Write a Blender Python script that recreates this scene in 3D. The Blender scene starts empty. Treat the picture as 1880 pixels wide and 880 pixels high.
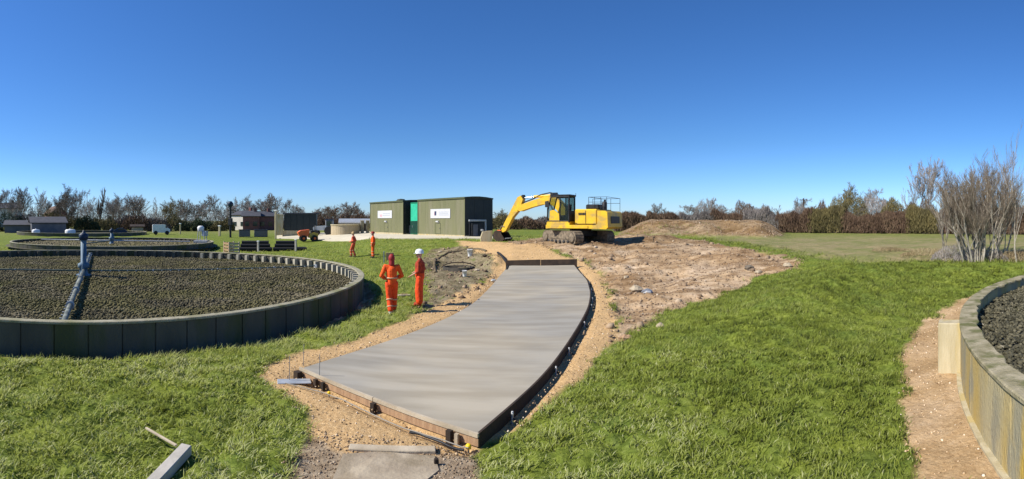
import bpy, math, random
import numpy as np
from mathutils import Vector, Matrix
random.seed(7); RNG = np.random.default_rng(11)
SC = bpy.context.scene; COL = SC.collection
PI = math.pi
# ------------------------------------------------------------------ camera (a stitched phone panorama: cylindrical)
F, HZ, EYE = 880.0, 405.0, 2.65            # pixels per radian, horizon row, eye height
cd = bpy.data.cameras.new("camera"); cam = bpy.data.objects.new("camera", cd); COL.objects.link(cam)
cam.location = (0, 0, EYE); cam.rotation_euler = (PI/2, 0, 0)
cd.type = 'PANO'; cd.panorama_type = 'CENTRAL_CYLINDRICAL'
cd.central_cylindrical_range_u_min = -940/F; cd.central_cylindrical_range_u_max = 940/F
cd.central_cylindrical_range_v_min = -(880-HZ)/F; cd.central_cylindrical_range_v_max = HZ/F
cd.central_cylindrical_radius = 1.0
cd.clip_start = 0.05; cd.clip_end = 6000
SC.camera = cam
SUN_EL, SUN_H = math.radians(41), Vector((-0.945, -0.327))
# ------------------------------------------------------------------ sky and sun
w = bpy.data.worlds.new("World"); SC.world = w; w.use_nodes = True
nt = w.node_tree; nt.nodes.clear()
sky = nt.nodes.new('ShaderNodeTexSky'); sky.sky_type = 'NISHITA'; sky.sun_disc = False
sky.sun_elevation = SUN_EL; sky.sun_rotation = math.atan2(SUN_H.x, SUN_H.y)
sky.air_density = 1.0; sky.dust_density = 0.15; sky.ozone_density = 4.0; sky.altitude = 50
bg = nt.nodes.new('ShaderNodeBackground'); bg.inputs[1].default_value = 0.082
hsv = nt.nodes.new('ShaderNodeHueSaturation'); hsv.inputs['Saturation'].default_value = 1.15
out = nt.nodes.new('ShaderNodeOutputWorld')
tc = nt.nodes.new('ShaderNodeTexCoord'); sx = nt.nodes.new('ShaderNodeSeparateXYZ'); nt.links.new(tc.outputs['Generated'], sx.inputs[0])
rmp = nt.nodes.new('ShaderNodeValToRGB'); e = rmp.color_ramp.elements          # the camera's white balance, a little bluer air low down
e[0].position = 0.0; e[0].color = (.44, .60, .94, 1); e[1].position = .16; e[1].color = (.382, .526, .713, 1)
nt.links.new(sx.outputs[2], rmp.inputs[0])
mul = nt.nodes.new('ShaderNodeVectorMath'); mul.operation = 'MULTIPLY'; nt.links.new(hsv.outputs[0], mul.inputs[0]); nt.links.new(rmp.outputs[0], mul.inputs[1])
sca = nt.nodes.new('ShaderNodeVectorMath'); sca.operation = 'SCALE'; sca.inputs['Scale'].default_value = 1.70; nt.links.new(mul.outputs[0], sca.inputs[0])
nt.links.new(sky.outputs[0], hsv.inputs['Color']); nt.links.new(sca.outputs[0], bg.inputs[0]); nt.links.new(bg.outputs[0], out.inputs[0])
sl = bpy.data.lights.new("sun", 'SUN'); sl.energy = 4.9; sl.angle = math.radians(0.5); sl.color = (1.0, 0.945, 0.86)
so = bpy.data.objects.new("sun", sl); COL.objects.link(so)
sdir = Vector((SUN_H.x*math.cos(SUN_EL), SUN_H.y*math.cos(SUN_EL), math.sin(SUN_EL)))
so.rotation_euler = sdir.to_track_quat('Z', 'Y').to_euler(); so.location = (-30, -10, 40)
SC.view_settings.view_transform = 'Standard'; SC.view_settings.look = 'None'
SC.view_settings.exposure = 0.45; SC.view_settings.gamma = 1.0
SC.cycles.max_bounces = 5; SC.cycles.transparent_max_bounces = 8

# ------------------------------------------------------------------ noise and terrain height
def _hash(ix, iy, s):
    h = (ix.astype(np.int64)*374761393 + iy.astype(np.int64)*668265263 + s*974634777) & 0xffffffff
    h = ((h ^ (h >> 13))*1274126177) & 0xffffffff
    return ((h ^ (h >> 16)) & 0xffff)/65535.0
def vnoise(x, y, s=0):
    ix, iy = np.floor(x), np.floor(y); fx, fy = x-ix, y-iy
    fx = fx*fx*(3-2*fx); fy = fy*fy*(3-2*fy)
    a = _hash(ix, iy, s); b = _hash(ix+1, iy, s); c = _hash(ix, iy+1, s); d = _hash(ix+1, iy+1, s)
    return (a+(b-a)*fx)*(1-fy) + (c+(d-c)*fx)*fy
def fbm(x, y, sc, o=3, s=0):
    v = 0; a = 1; t = 0
    for k in range(o):
        v = v + a*(vnoise(x*sc+17.3*k, y*sc-9.1*k, s+k)-0.5)*2; t += a; a *= 0.5; sc *= 2.03
    return v/t
def sstep(a, b, x):
    t = np.clip((x-a)/(b-a+1e-9), 0, 1); return t*t*(3-2*t)
PXK = [-400, 500, 600, 680, 850, 940, 1100, 1300, 1500, 1880, 2400]
R0K = [34, 34, 32, 28, 24, 21, 20, 16, 10, 10, 10]
R1K = [70, 70, 60, 45, 38, 32, 31, 32, 30, 30, 30]
TPK = [.5, .5, .9, 1.15, 1.2, 1.15, 1.15, 1.1, 1.0, 1.0, 1.0]
def base_h(x, y):
    x = np.asarray(x, float); y = np.asarray(y, float)
    r = np.hypot(x, y); px = 940+F*np.arctan2(x, y)
    px = np.clip(px, -400, 2400)
    r0 = np.interp(px, PXK, R0K); r1 = np.interp(px, PXK, R1K); tp = np.interp(px, PXK, TPK)
    back = sstep(0, 6, y+8)
    return tp*sstep(r0, r1, r)*back
def cast(px, py, zo=0.0):
    """where the line of sight at a pixel meets the smooth ground raised by zo"""
    th = (px-940)/F; k = (py-HZ)/F; r = 3.0
    lo, hi = 0.5, 400.0
    f = lambda r: float(EYE-k*r-zo-base_h(r*math.sin(th), r*math.cos(th)))
    rr = 1.0
    while rr < 400 and f(rr) > 0: rr *= 1.02
    lo, hi = rr/1.02, rr
    for _ in range(30):
        m = (lo+hi)/2
        if f(m) > 0: lo = m
        else: hi = m
    r = (lo+hi)/2
    return (r*math.sin(th), r*math.cos(th))
def at(px, r, zo=0.0):
    th = (px-940)/F; x, y = r*math.sin(th), r*math.cos(th)
    return Vector((x, y, float(base_h(x, y))+zo))
# tanks
T1 = dict(c=(-16.67, 13.4), R=11.8, top=0.62, bed=0.17)
T2 = dict(c=tuple(at(205, 45.5).xy), R=9.6, top=0.72, bed=0.38)
T3 = dict(c=tuple(at(150, 74).xy), R=10.0, top=0.95, bed=0.6)
TR = dict(c=(13.64, -4.61), R=11.8, top=0.96, bed=0.66)

# ------------------------------------------------------------------ ground zones, as outlines on the ground
def poly(pts): return np.array([cast(*p) for p in pts])
def sdist(P, x, y):
    """signed distance, negative inside"""
    d = np.full(x.shape, 1e9); inside = np.zeros(x.shape, bool)
    n = len(P)
    for i in range(n):
        x0, y0 = P[i]; x1, y1 = P[(i+1) % n]; ex, ey = x1-x0, y1-y0
        t = np.clip(((x-x0)*ex+(y-y0)*ey)/(ex*ex+ey*ey+1e-12), 0, 1)
        d = np.minimum(d, np.hypot(x-x0-t*ex, y-y0-t*ey))
        c = ((y0 > y) != (y1 > y)) & (x < (x1-x0)*(y-y0)/((y1-y0) if abs(y1-y0) > 1e-12 else 1e-12)+x0)
        inside ^= c
    return np.where(inside, -d, d)
Z_SAND = poly([(470,692),(505,662),(560,645),(640,628),(700,608),(760,578),(830,548),(880,522),(905,503),(912,484),(888,468),(850,452),(838,442),
               (905,444),(1005,452),(1030,468),(1075,480),(1105,505),(1120,545),(1136,592),(1126,628),(1068,690),(1010,735),(945,788),(890,803),(868,826),(640,832),(575,800),(572,765),(520,722)])
Z_DIRT = poly([(920,448),(1010,436),(1180,436),(1260,440),(1330,452),(1400,462),(1472,478),(1455,496),(1392,508),(1345,534),(1225,570),(1165,608),(1128,626),(1136,592),(1120,545),(1105,505),(1075,480),(1030,468),(1005,454)])
Z_PATH = poly([(500,905),(548,840),(575,795),(640,806),(868,818),(872,905)])
Z_PIT = poly([(772,476),(800,459),(850,452),(888,466),(915,482),(908,504),(880,524),(830,550),(770,572),(785,540),(792,512)])
Z_RP = poly([(1660,650),(1690,604),(1735,565),(1785,545),(1800,560),(1850,900),(1695,900),(1664,780)])
Z_DRY = np.array([tuple(at(p, r).xy) for p, r in [(1380,31),(1470,26),(1560,23),(1700,21.5),(1880,21.5),(2200,22),(2200,80),(1800,82),(1450,95),(1440,52),(1290,44)]])
def zones(x, y):
    n1 = fbm(x, y, 1.6, 4, 3)*0.30 + fbm(x, y, 9.0, 2, 5)*0.07
    r = np.hypot(x, y); n1 = n1*np.clip(r/9, 0.6, 2.2)
    e = 0.05+0.004*r
    sand = 1-sstep(-e, e, sdist(Z_SAND, x, y)+n1*0.55)
    dirt = 1-sstep(-e, e, sdist(Z_DIRT, x, y)+n1)
    path = 1-sstep(-e, e, sdist(Z_PATH, x, y)+n1*0.6)
    pit = 1-sstep(-e*2, e*2, sdist(Z_PIT, x, y)+n1)
    rp = 1-sstep(-e, e, sdist(Z_RP, x, y)+n1*0.7)
    dry = 1-sstep(-1.2, 1.2, sdist(Z_DRY, x, y)+n1*2)
    # soil skirt at the tank wall
    dt = np.hypot(x-T1['c'][0], y-T1['c'][1])-T1['R']
    ang = np.arctan2(y-T1['c'][1], x-T1['c'][0])
    rim = (1-sstep(0.30, 0.42, dt+n1*0.35))*sstep(-1.0, -0.55, ang)*(1-sstep(0.5, 0.9, ang))
    dirt = np.maximum(dirt, np.maximum(pit*0.75, np.maximum(rp, rim)))
    return sand, dirt, path, dry, pit, rp
MND0 = 44.0
def mound(x, y):
    r = np.hypot(x, y); px = 940+F*np.arctan2(x, y)
    n = fbm(x, y, 0.35, 4, 31)
    side = sstep(1120, 1200, px)*(1-sstep(1392, 1452, px+n*14))
    return side*sstep(MND0-2.3, MND0+2.4, r+n*1.2)*(1-sstep(54, 60, r))*(1.50+0.10*n)
PITC = cast(842, 492)
def ground_h(x, y, Z=None):
    if Z is None: Z = zones(x, y)
    sand, dirt, path, dry, pit, rp = Z
    h = base_h(x, y)
    grass = np.clip(1-sand-dirt-path, 0, 1)
    r = np.hypot(x, y)
    h = h + grass*(0.07*fbm(x, y, 1.1, 3, 40)+0.085*fbm(x, y, 3.2, 3, 41)*(r < 25))
    h = h + dirt*(1-rp)*(0.15*fbm(x, y, 0.8, 4, 50)+0.07*fbm(x, y, 3.5, 3, 51)) + dirt*rp*0.015*fbm(x, y, 6, 2, 52)
    rut = np.sin((x*0.55-y*0.84)*2.2+fbm(x, y, 0.25, 2, 60)*3)      # wheel ruts run across the bare soil
    h = h + dirt*(1-pit)*(1-rp)*0.075*rut
    h = h + pit*0.10*fbm(x, y, 1.4, 4, 77)
    h = h + sand*0.018*fbm(x, y, 4, 3, 61) + path*0.02*fbm(x, y, 3, 3, 62) - 0.02*path
    h = h + mound(x, y) + 0.22*sstep(0.1, 0.9, mound(x, y))*fbm(x, y, .7, 4, 63)
    pxa = 940+F*np.arctan2(x, y)
    h = h + 0.55*np.exp(-((pxa-1180)/75)**2)*np.exp(-((r-34.6)/1.7)**2)*(1+.35*fbm(x, y, .9, 3, 66))
    # the dug pit with spoil round it
    d = np.hypot((x-PITC[0])/1.25, (y-PITC[1])/1.5)
    h = h - 0.14*(1-sstep(0.45, 1.15, d)) + 0.24*np.exp(-((d-1.6)/0.38)**2)*(1+0.6*fbm(x, y, 2.5, 2, 70))*(y > PITC[1]-1.2)
    dt = np.hypot(x-T1['c'][0], y-T1['c'][1])-T1['R']; ang = np.arctan2(y-T1['c'][1], x-T1['c'][0])
    h = h - 0.30*np.exp(-((dt-.12)/.26)**2)*sstep(-1.1, -.5, ang)*(1-sstep(.35, .8, ang))
    # grass bank on the right
    dd = np.minimum(np.minimum(sdist(Z_DIRT, x, y), sdist(Z_SAND, x, y)), np.minimum(sdist(Z_RP, x, y), sdist(Z_PATH, x, y)))
    dtr = np.hypot(x-TR['c'][0], y-TR['c'][1])-TR['R']
    bx = sstep(0.0, 5.0, dd)*sstep(5, 15, r)*(1-sstep(17.2, 23, r))*sstep(.3, 3.5, dtr)*(x > 0.5)
    h = h + 0.72*bx + 0.10*sstep(0, 1.2, dd)*(1-sstep(15, 20, r))*sstep(.2, 1.5, dtr)*sstep(4, 7, r)*(x > .5)
    return h

# ------------------------------------------------------------------ materials
def mat(name, c1, c2=None, scale=3.0, rough=0.85, bump=0.0, bscale=None, metal=0.0, streak=None, detail=6.0, c3=None, s3=0.5, spec=0.3, coat=0.0):
    m = bpy.data.materials.new(name); m.use_nodes = True; t = m.node_tree; N = t.nodes; L = t.links
    b = N['Principled BSDF']; b.inputs['Roughness'].default_value = rough; b.inputs['Metallic'].default_value = metal
    b.inputs['Specular IOR Level'].default_value = spec
    b.inputs['Coat Weight'].default_value = coat
    co = N.new('ShaderNodeNewGeometry')
    mp = N.new('ShaderNodeMapping'); L.new(co.outputs['Position'], mp.inputs[0])
    if streak: mp.inputs['Scale'].default_value = streak
    src = None
    if c2 is not None:
        n = N.new('ShaderNodeTexNoise'); n.inputs['Scale'].default_value = scale; n.inputs['Detail'].default_value = detail
        L.new(mp.outputs[0], n.inputs['Vector'])
        r = N.new('ShaderNodeValToRGB'); r.color_ramp.elements[0].position = 0.36; r.color_ramp.elements[1].position = 0.66
        r.color_ramp.elements[0].color = (*c1, 1); r.color_ramp.elements[1].color = (*c2, 1)
        L.new(n.outputs[0], r.inputs[0]); src = r.outputs[0]
        if c3 is not None:
            n3 = N.new('ShaderNodeTexNoise'); n3.inputs['Scale'].default_value = s3; n3.inputs['Detail'].default_value = 4
            L.new(mp.outputs[0], n3.inputs['Vector'])
            r3 = N.new('ShaderNodeValToRGB'); r3.color_ramp.elements[0].position = 0.5; r3.color_ramp.elements[1].position = 0.62
            L.new(n3.outputs[0], r3.inputs[0])
            mx = N.new('ShaderNodeMix'); mx.data_type = 'RGBA'; L.new(r3.outputs[0], mx.inputs[0]); L.new(src, mx.inputs[6]); mx.inputs[7].default_value = (*c3, 1)
            src = mx.outputs[2]
        L.new(src, b.inputs['Base Color'])
    else:
        b.inputs['Base Color'].default_value = (*c1, 1)
    if bump:
        n2 = N.new('ShaderNodeTexNoise'); n2.inputs['Scale'].default_value = bscale or scale*4; n2.inputs['Detail'].default_value = 5
        L.new(mp.outputs[0], n2.inputs['Vector'])
        bp = N.new('ShaderNodeBump'); bp.inputs['Strength'].default_value = bump; bp.inputs['Distance'].default_value = 0.02
        L.new(n2.outputs[0], bp.inputs['Height']); L.new(bp.outputs[0], b.inputs['Normal'])
    return m
def tone_mat(name, stops, rough=0.9, trans=0.0, spec=0.2, mottle=None, up=0.0):
    """colour by the per-point attribute 'tone' (0..1) through a ramp"""
    m = bpy.data.materials.new(name); m.use_nodes = True; t = m.node_tree; N = t.nodes; L = t.links
    b = N['Principled BSDF']; b.inputs['Roughness'].default_value = rough; b.inputs['Specular IOR Level'].default_value = spec
    a = N.new('ShaderNodeAttribute'); a.attribute_name = 'tone'
    r = N.new('ShaderNodeValToRGB'); el = r.color_ramp.elements
    el[0].position = stops[0][0]; el[0].color = (*stops[0][1], 1); el[1].position = stops[-1][0]; el[1].color = (*stops[-1][1], 1)
    for p, c in stops[1:-1]: e = el.new(p); e.color = (*c, 1)
    L.new(a.outputs['Fac'], r.inputs[0]); src = r.outputs[0]
    if mottle:
        co = N.new('ShaderNodeTexCoord'); n = N.new('ShaderNodeTexNoise'); n.inputs['Scale'].default_value = mottle[0]; n.inputs['Detail'].default_value = 3
        L.new(co.outputs['Object'], n.inputs['Vector'])
        rr = N.new('ShaderNodeValToRGB'); rr.color_ramp.elements[0].position = .42; rr.color_ramp.elements[1].position = .6
        L.new(n.outputs[0], rr.inputs[0])
        mx = N.new('ShaderNodeMix'); mx.data_type = 'RGBA'; mx.blend_type = 'MIX'; mf = N.new('ShaderNodeMath'); mf.operation = 'MULTIPLY'; mf.inputs[1].default_value = mottle[2]
        L.new(rr.outputs[0], mf.inputs[0]); L.new(mf.outputs[0], mx.inputs[0]); L.new(src, mx.inputs[6]); mx.inputs[7].default_value = (*mottle[1], 1); src = mx.outputs[2]
    L.new(src, b.inputs['Base Color'])
    if up:      # soft, thin blades shade like the turf they stand in
        ge = N.new('ShaderNodeNewGeometry'); vm = N.new('ShaderNodeMix'); vm.data_type = 'VECTOR'; vm.inputs[0].default_value = up
        L.new(ge.outputs['Normal'], vm.inputs[4]); vm.inputs[5].default_value = (0, 0, 1)
        nz = N.new('ShaderNodeVectorMath'); nz.operation = 'NORMALIZE'; L.new(vm.outputs[1], nz.inputs[0]); L.new(nz.outputs[0], b.inputs['Normal'])
    if trans:
        tr = N.new('ShaderNodeBsdfTranslucent'); L.new(src, tr.inputs[0]); ms = N.new('ShaderNodeMixShader'); ms.inputs[0].default_value = trans
        L.new(b.outputs[0], ms.inputs[1]); L.new(tr.outputs[0], ms.inputs[2]); L.new(ms.outputs[0], N['Material Output'].inputs[0])
    return m
M = {}
M['yellow'] = mat('yellow_paint', (.80,.50,.015), (.66,.40,.02), 3.0, .45, .15, 20, c3=(.50,.33,.07), s3=1.6, spec=.5)
M['yellow_dirty'] = mat('dusty_yellow', (.60,.40,.05), (.48,.33,.10), 2.0, .6)
M['black'] = mat('black_steel', (.012,.013,.015), (.03,.03,.032), 4, .5)
M['rubber'] = mat('black_rubber', (.018,.018,.018), None, rough=.7)
M['track'] = mat('dusty_track_steel', (.24,.19,.13), (.10,.08,.055), 6, .85, .4, 20)
M['steel'] = mat('grey_steel', (.32,.33,.34), (.22,.23,.24), 5, .45, metal=.4)
M['galv'] = mat('galvanised_steel', (.45,.47,.48), (.33,.35,.36), 6, .5, metal=.3)
M['chrome'] = mat('polished_rod', (.6,.6,.6), None, rough=.2, metal=1.0)
M['glass'] = mat('tinted_glass', (.02,.035,.035), None, rough=.06, spec=.6)
M['cabglass'] = mat('clear_cab_glass', (.02,.03,.03), None, rough=.05, spec=.5)
_t = M['cabglass'].node_tree; _a = _t.nodes.new('ShaderNodeBsdfTransparent'); _m = _t.nodes.new('ShaderNodeMixShader'); _a.inputs[0].default_value = (.75, .82, .80, 1); _m.inputs[0].default_value = .78
_t.links.new(_t.nodes['Principled BSDF'].outputs[0], _m.inputs[1]); _t.links.new(_a.outputs[0], _m.inputs[2]); _t.links.new(_m.outputs[0], _t.nodes['Material Output'].inputs[0])
M['kiosk'] = mat('olive_green_panel', (.175,.172,.084), (.145,.146,.070), 1.2, .62, .15, 6, spec=.35, streak=(1.5,1.5,.25), c3=(.185,.175,.10), s3=1.0)
M['kiosk_trim'] = mat('olive_trim', (.085,.098,.045), None, rough=.6)
M['kiosk_roof'] = mat('dark_green_roof', (.04,.05,.035), (.05,.06,.045), 3, .7)
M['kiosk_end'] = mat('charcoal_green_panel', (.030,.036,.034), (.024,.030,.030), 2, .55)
M['emerald'] = mat('emerald_green_plastic', (.012,.20,.095), (.010,.16,.08), 3, .4)
M['emerald_light'] = mat('pale_emerald_plastic', (.04,.46,.27), (.03,.38,.22), 3, .35)
M['emerald_dark'] = mat('dark_emerald', (.004,.045,.025), (.003,.03,.018), 3, .45)
M['dark_in'] = mat('dark_interior', (.008,.014,.012), None, rough=.9)
M['sign'] = mat('white_sign_board', (.60,.60,.60), (.54,.54,.56), 6, .5)
M['mark_blue'] = mat('dark_blue_print', (.04,.05,.10), None, rough=.6)
M['mark_grey'] = mat('pale_grey_print', (.40,.42,.46), None, rough=.6)
M['mark_pink'] = mat('pale_pink_print', (.62,.36,.40), None, rough=.6)
M['conc_dark'] = mat('weathered_shaded_concrete', (.115,.105,.080), (.075,.07,.055), 1.4, .92, .5, 30, streak=(1,1,.35), c3=(.075,.08,.035), s3=1.1)  # weathered wall tone; on the far-left ribs it paints in shade
M['conc_rim'] = mat('pale_lichen_concrete', (.34,.31,.22), (.24,.22,.14), 5, .92, .5, 30, c3=(.20,.19,.09), s3=1.5)
M['conc_post'] = mat('pale_concrete_rib', (.50,.45,.33), (.36,.33,.24), 4, .9, .3, 30)
M['conc_stain'] = mat('yellow_lichen_concrete', (.43,.36,.20), (.50,.33,.06), .8, .92, .9, 22, streak=(1.5,1.5,.55), c3=(.31,.275,.18), s3=1.5)
M['conc_block'] = mat('cream_concrete', (.50,.43,.28), (.36,.30,.17), 2.4, .88, .4, 20, streak=(2.5,2.5,.4), c3=(.46,.36,.16), s3=1.2)
M['moss_rim'] = mat('mossy_concrete', (.36,.31,.20), (.20,.175,.09), 5, .95, .8, 25, c3=(.13,.13,.045), s3=3.2)
M['stone'] = mat('pale_rubble', (.42,.35,.24), (.30,.24,.165), 5, .95, .6, 20)
M['apron'] = mat('pale_concrete_paving', (.60,.54,.40), (.52,.46,.33), 1.2, .9, .2, 20)
M['timber'] = mat('raw_timber', (.42,.27,.15), (.30,.18,.10), 3, .8, .3, 20, streak=(6,6,1))
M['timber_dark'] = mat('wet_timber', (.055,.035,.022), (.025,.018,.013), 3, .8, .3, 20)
M['timber_pale'] = mat('pale_timber', (.50,.42,.30), (.36,.29,.195), 3, .8, .3, 20)
M['whitewood'] = mat('white_painted_timber', (.50,.46,.39), (.38,.35,.29), 4, .7, .3, 20)
M['blue_paint'] = mat('chalky_blue_paint', (.085,.165,.24), (.06,.12,.18), 4, .6, c3=(.15,.22,.26), s3=2)
M['blue_dark'] = mat('dark_blue_casing', (.012,.03,.06), None, rough=.5)
M['arm'] = mat('verdigris_pipe', (.13,.14,.11), (.075,.085,.065), 5, .6, .3, 20, c3=(.24,.25,.20), s3=2.5)
M['arm_teal'] = mat('teal_stained_pipe', (.08,.12,.105), (.05,.08,.07), 5, .6)
M['hivis'] = mat('orange_hi_vis', (.90,.115,.012), (.80,.085,.010), 9, .75, 1.0, 13)
M['hivis_red'] = mat('red_orange_hi_vis', (.90,.085,.012), (.74,.060,.012), 9, .75, 1.0, 13)
M['hivis_faded'] = mat('faded_orange_hi_vis', (.66,.11,.05), (.52,.08,.04), 14, .75, .5, 40)
M['tape'] = mat('reflective_tape', (.62,.36,.20), None, rough=.35)
M['dark_cloth'] = mat('dark_maroon_cloth', (.46,.06,.022), (.24,.03,.016), 10, .85)
M['skin'] = mat('skin', (.52,.30,.21), None, rough=.55)
M['hair'] = mat('brown_hair', (.06,.035,.02), None, rough=.8)
M['helmet_white'] = mat('white_hard_hat', (.82,.82,.80), None, rough=.3, spec=.5)
M['helmet_red'] = mat('dark_red_hood', (.30,.022,.02), None, rough=.6)
M['helmet_brown'] = mat('sandy_hard_hat', (.42,.28,.12), None, rough=.5)
M['boot'] = mat('muddy_boot', (.12,.085,.055), (.06,.04,.03), 10, .9)
M['boot_pale'] = mat('pale_boot', (.62,.60,.52), None, rough=.8)
M['white'] = mat('white_plastic', (.78,.78,.75), (.66,.66,.63), 5, .5)
M['orange'] = mat('orange_paint', (.80,.17,.05), (.68,.13,.04), 4, .55)
M['yellowp'] = mat('yellow_plastic', (.85,.58,.02), None, rough=.4)
M['brick'] = mat('red_brick', (.23,.10,.08), (.17,.08,.065), 1.4, .9)
M['render'] = mat('cream_render', (.66,.62,.54), (.58,.54,.46), 1, .9)
M['slate'] = mat('slate_roof', (.055,.058,.068), (.08,.08,.09), 1.5, .8)
M['tile'] = mat('brown_roof_tile', (.17,.10,.07), (.12,.08,.06), 1.5, .85)
M['greyclad'] = mat('grey_cladding', (.10,.105,.12), (.14,.14,.15), 1.2, .7)
M['tan'] = mat('tan_steel_tank', (.46,.37,.23), (.40,.32,.20), 1.2, .7)
M['rope'] = mat('grey_string', (.30,.27,.22), None, rough=.9)
M['bark'] = mat('grey_brown_bark', (.19,.155,.115), (.11,.09,.065), 6, .95, .5, 25)
M['bark_pale'] = mat('pale_grey_bark', (.40,.36,.29), (.24,.21,.16), 5, .95, .5, 25)
M['twig'] = tone_mat('bare_twigs', [(0,(.065,.052,.042)),(.5,(.13,.105,.085)),(1,(.21,.175,.14))])
M['twig_pale'] = tone_mat('pale_bare_twigs', [(0,(.16,.14,.125)),(.5,(.29,.26,.24)),(1,(.42,.385,.36))])  # lightened so distant crowns carry haze in their colour
M['twig_mid'] = tone_mat('grey_bare_twigs', [(0,(.11,.095,.085)),(.5,(.205,.18,.16)),(1,(.32,.285,.26))])  # also lifted a little for painted haze on the tree line
M['twig_brown'] = tone_mat('warm_brown_twigs', [(0,(.11,.085,.06)),(.5,(.22,.175,.125)),(1,(.36,.30,.225))])
M['twig_red'] = tone_mat('reddish_brown_twigs', [(0,(.065,.04,.028)),(.5,(.135,.085,.055)),(1,(.20,.14,.085))])
M['twig_olive'] = tone_mat('olive_brown_twigs', [(0,(.07,.06,.03)),(.5,(.15,.125,.05)),(1,(.24,.19,.08))])
M['twig_dry'] = tone_mat('dry_straw_stems', [(0,(.16,.12,.06)),(.5,(.30,.235,.125)),(1,(.46,.38,.24))])
M['leafdark'] = tone_mat('dark_evergreen_leaves', [(0,(.018,.032,.016)),(.6,(.035,.055,.025)),(1,(.07,.09,.035))])
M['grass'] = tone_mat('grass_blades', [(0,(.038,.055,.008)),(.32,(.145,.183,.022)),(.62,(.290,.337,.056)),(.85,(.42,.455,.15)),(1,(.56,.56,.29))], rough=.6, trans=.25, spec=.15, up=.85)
M['rock_bed'] = tone_mat('biofilm_stones', [(0,(.045,.040,.024)),(.4,(.105,.090,.050)),(.75,(.155,.132,.075)),(1,(.26,.22,.14))], mottle=(.45,(.115,.105,.03),.6))
M['rock_right'] = tone_mat('wet_dark_stones', [(0,(.035,.033,.020)),(.5,(.105,.095,.058)),(.85,(.17,.15,.095)),(1,(.42,.37,.27))])
M['gravel'] = tone_mat('limestone_gravel', [(0,(.20,.13,.07)),(.4,(.46,.32,.18)),(.8,(.62,.47,.30)),(1,(.72,.62,.48))])
M['soil'] = tone_mat('soil_clods', [(0,(.12,.08,.05)),(.5,(.27,.19,.12)),(.85,(.38,.28,.18)),(1,(.52,.43,.32))])
M['bed_base'] = mat('stone_bed_base', (.07,.065,.04), (.13,.115,.07), 7, .95, 1.0, 14, c3=(.11,.12,.035), s3=.5)

def concrete_slab_mat():
    m = bpy.data.materials.new('fresh_brushed_concrete'); m.use_nodes = True; t = m.node_tree; N = t.nodes; L = t.links
    b = N['Principled BSDF']; b.inputs['Roughness'].default_value = .72; b.inputs['Specular IOR Level'].default_value = .35
    co = N.new('ShaderNodeTexCoord')
    def noise(sc, det, scale3, rot=0.35):
        mp = N.new('ShaderNodeMapping'); mp.inputs['Scale'].default_value = scale3; mp.inputs['Rotation'].default_value = (0, 0, rot)
        L.new(co.outputs['Object'], mp.inputs[0])
        n = N.new('ShaderNodeTexNoise'); n.inputs['Scale'].default_value = sc; n.inputs['Detail'].default_value = det; L.new(mp.outputs[0], n.inputs['Vector']); return n.outputs[0]
    a = noise(1.3, 7, (.45, 2.2, 1)); c = noise(.4, 5, (.8, 1.0, 1)); f = noise(60, 3, (.15, 1.0, 1))
    r = N.new('ShaderNodeValToRGB'); r.color_ramp.elements[0].position = .38; r.color_ramp.elements[1].position = .64
    r.color_ramp.elements[0].color = (.325,.287,.215,1); r.color_ramp.elements[1].color = (.405,.365,.285,1); L.new(a, r.inputs[0])
    r2 = N.new('ShaderNodeValToRGB'); r2.color_ramp.elements[0].position = .42; r2.color_ramp.elements[1].position = .62
    r2.color_ramp.elements[0].color = (.82,.84,.88,1); r2.color_ramp.elements[1].color = (1.03,1.0,.95,1); L.new(c, r2.inputs[0])
    mx = N.new('ShaderNodeMix'); mx.data_type = 'RGBA'; mx.blend_type = 'MULTIPLY'; mx.inputs[0].default_value = 1
    L.new(r.outputs[0], mx.inputs[6]); L.new(r2.outputs[0], mx.inputs[7]); L.new(mx.outputs[2], b.inputs['Base Color'])
    bp = N.new('ShaderNodeBump'); bp.inputs['Strength'].default_value = .25; bp.inputs['Distance'].default_value = .004
    L.new(f, bp.inputs['Height']); L.new(bp.outputs[0], b.inputs['Normal'])
    return m
M['slab'] = concrete_slab_mat()

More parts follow.
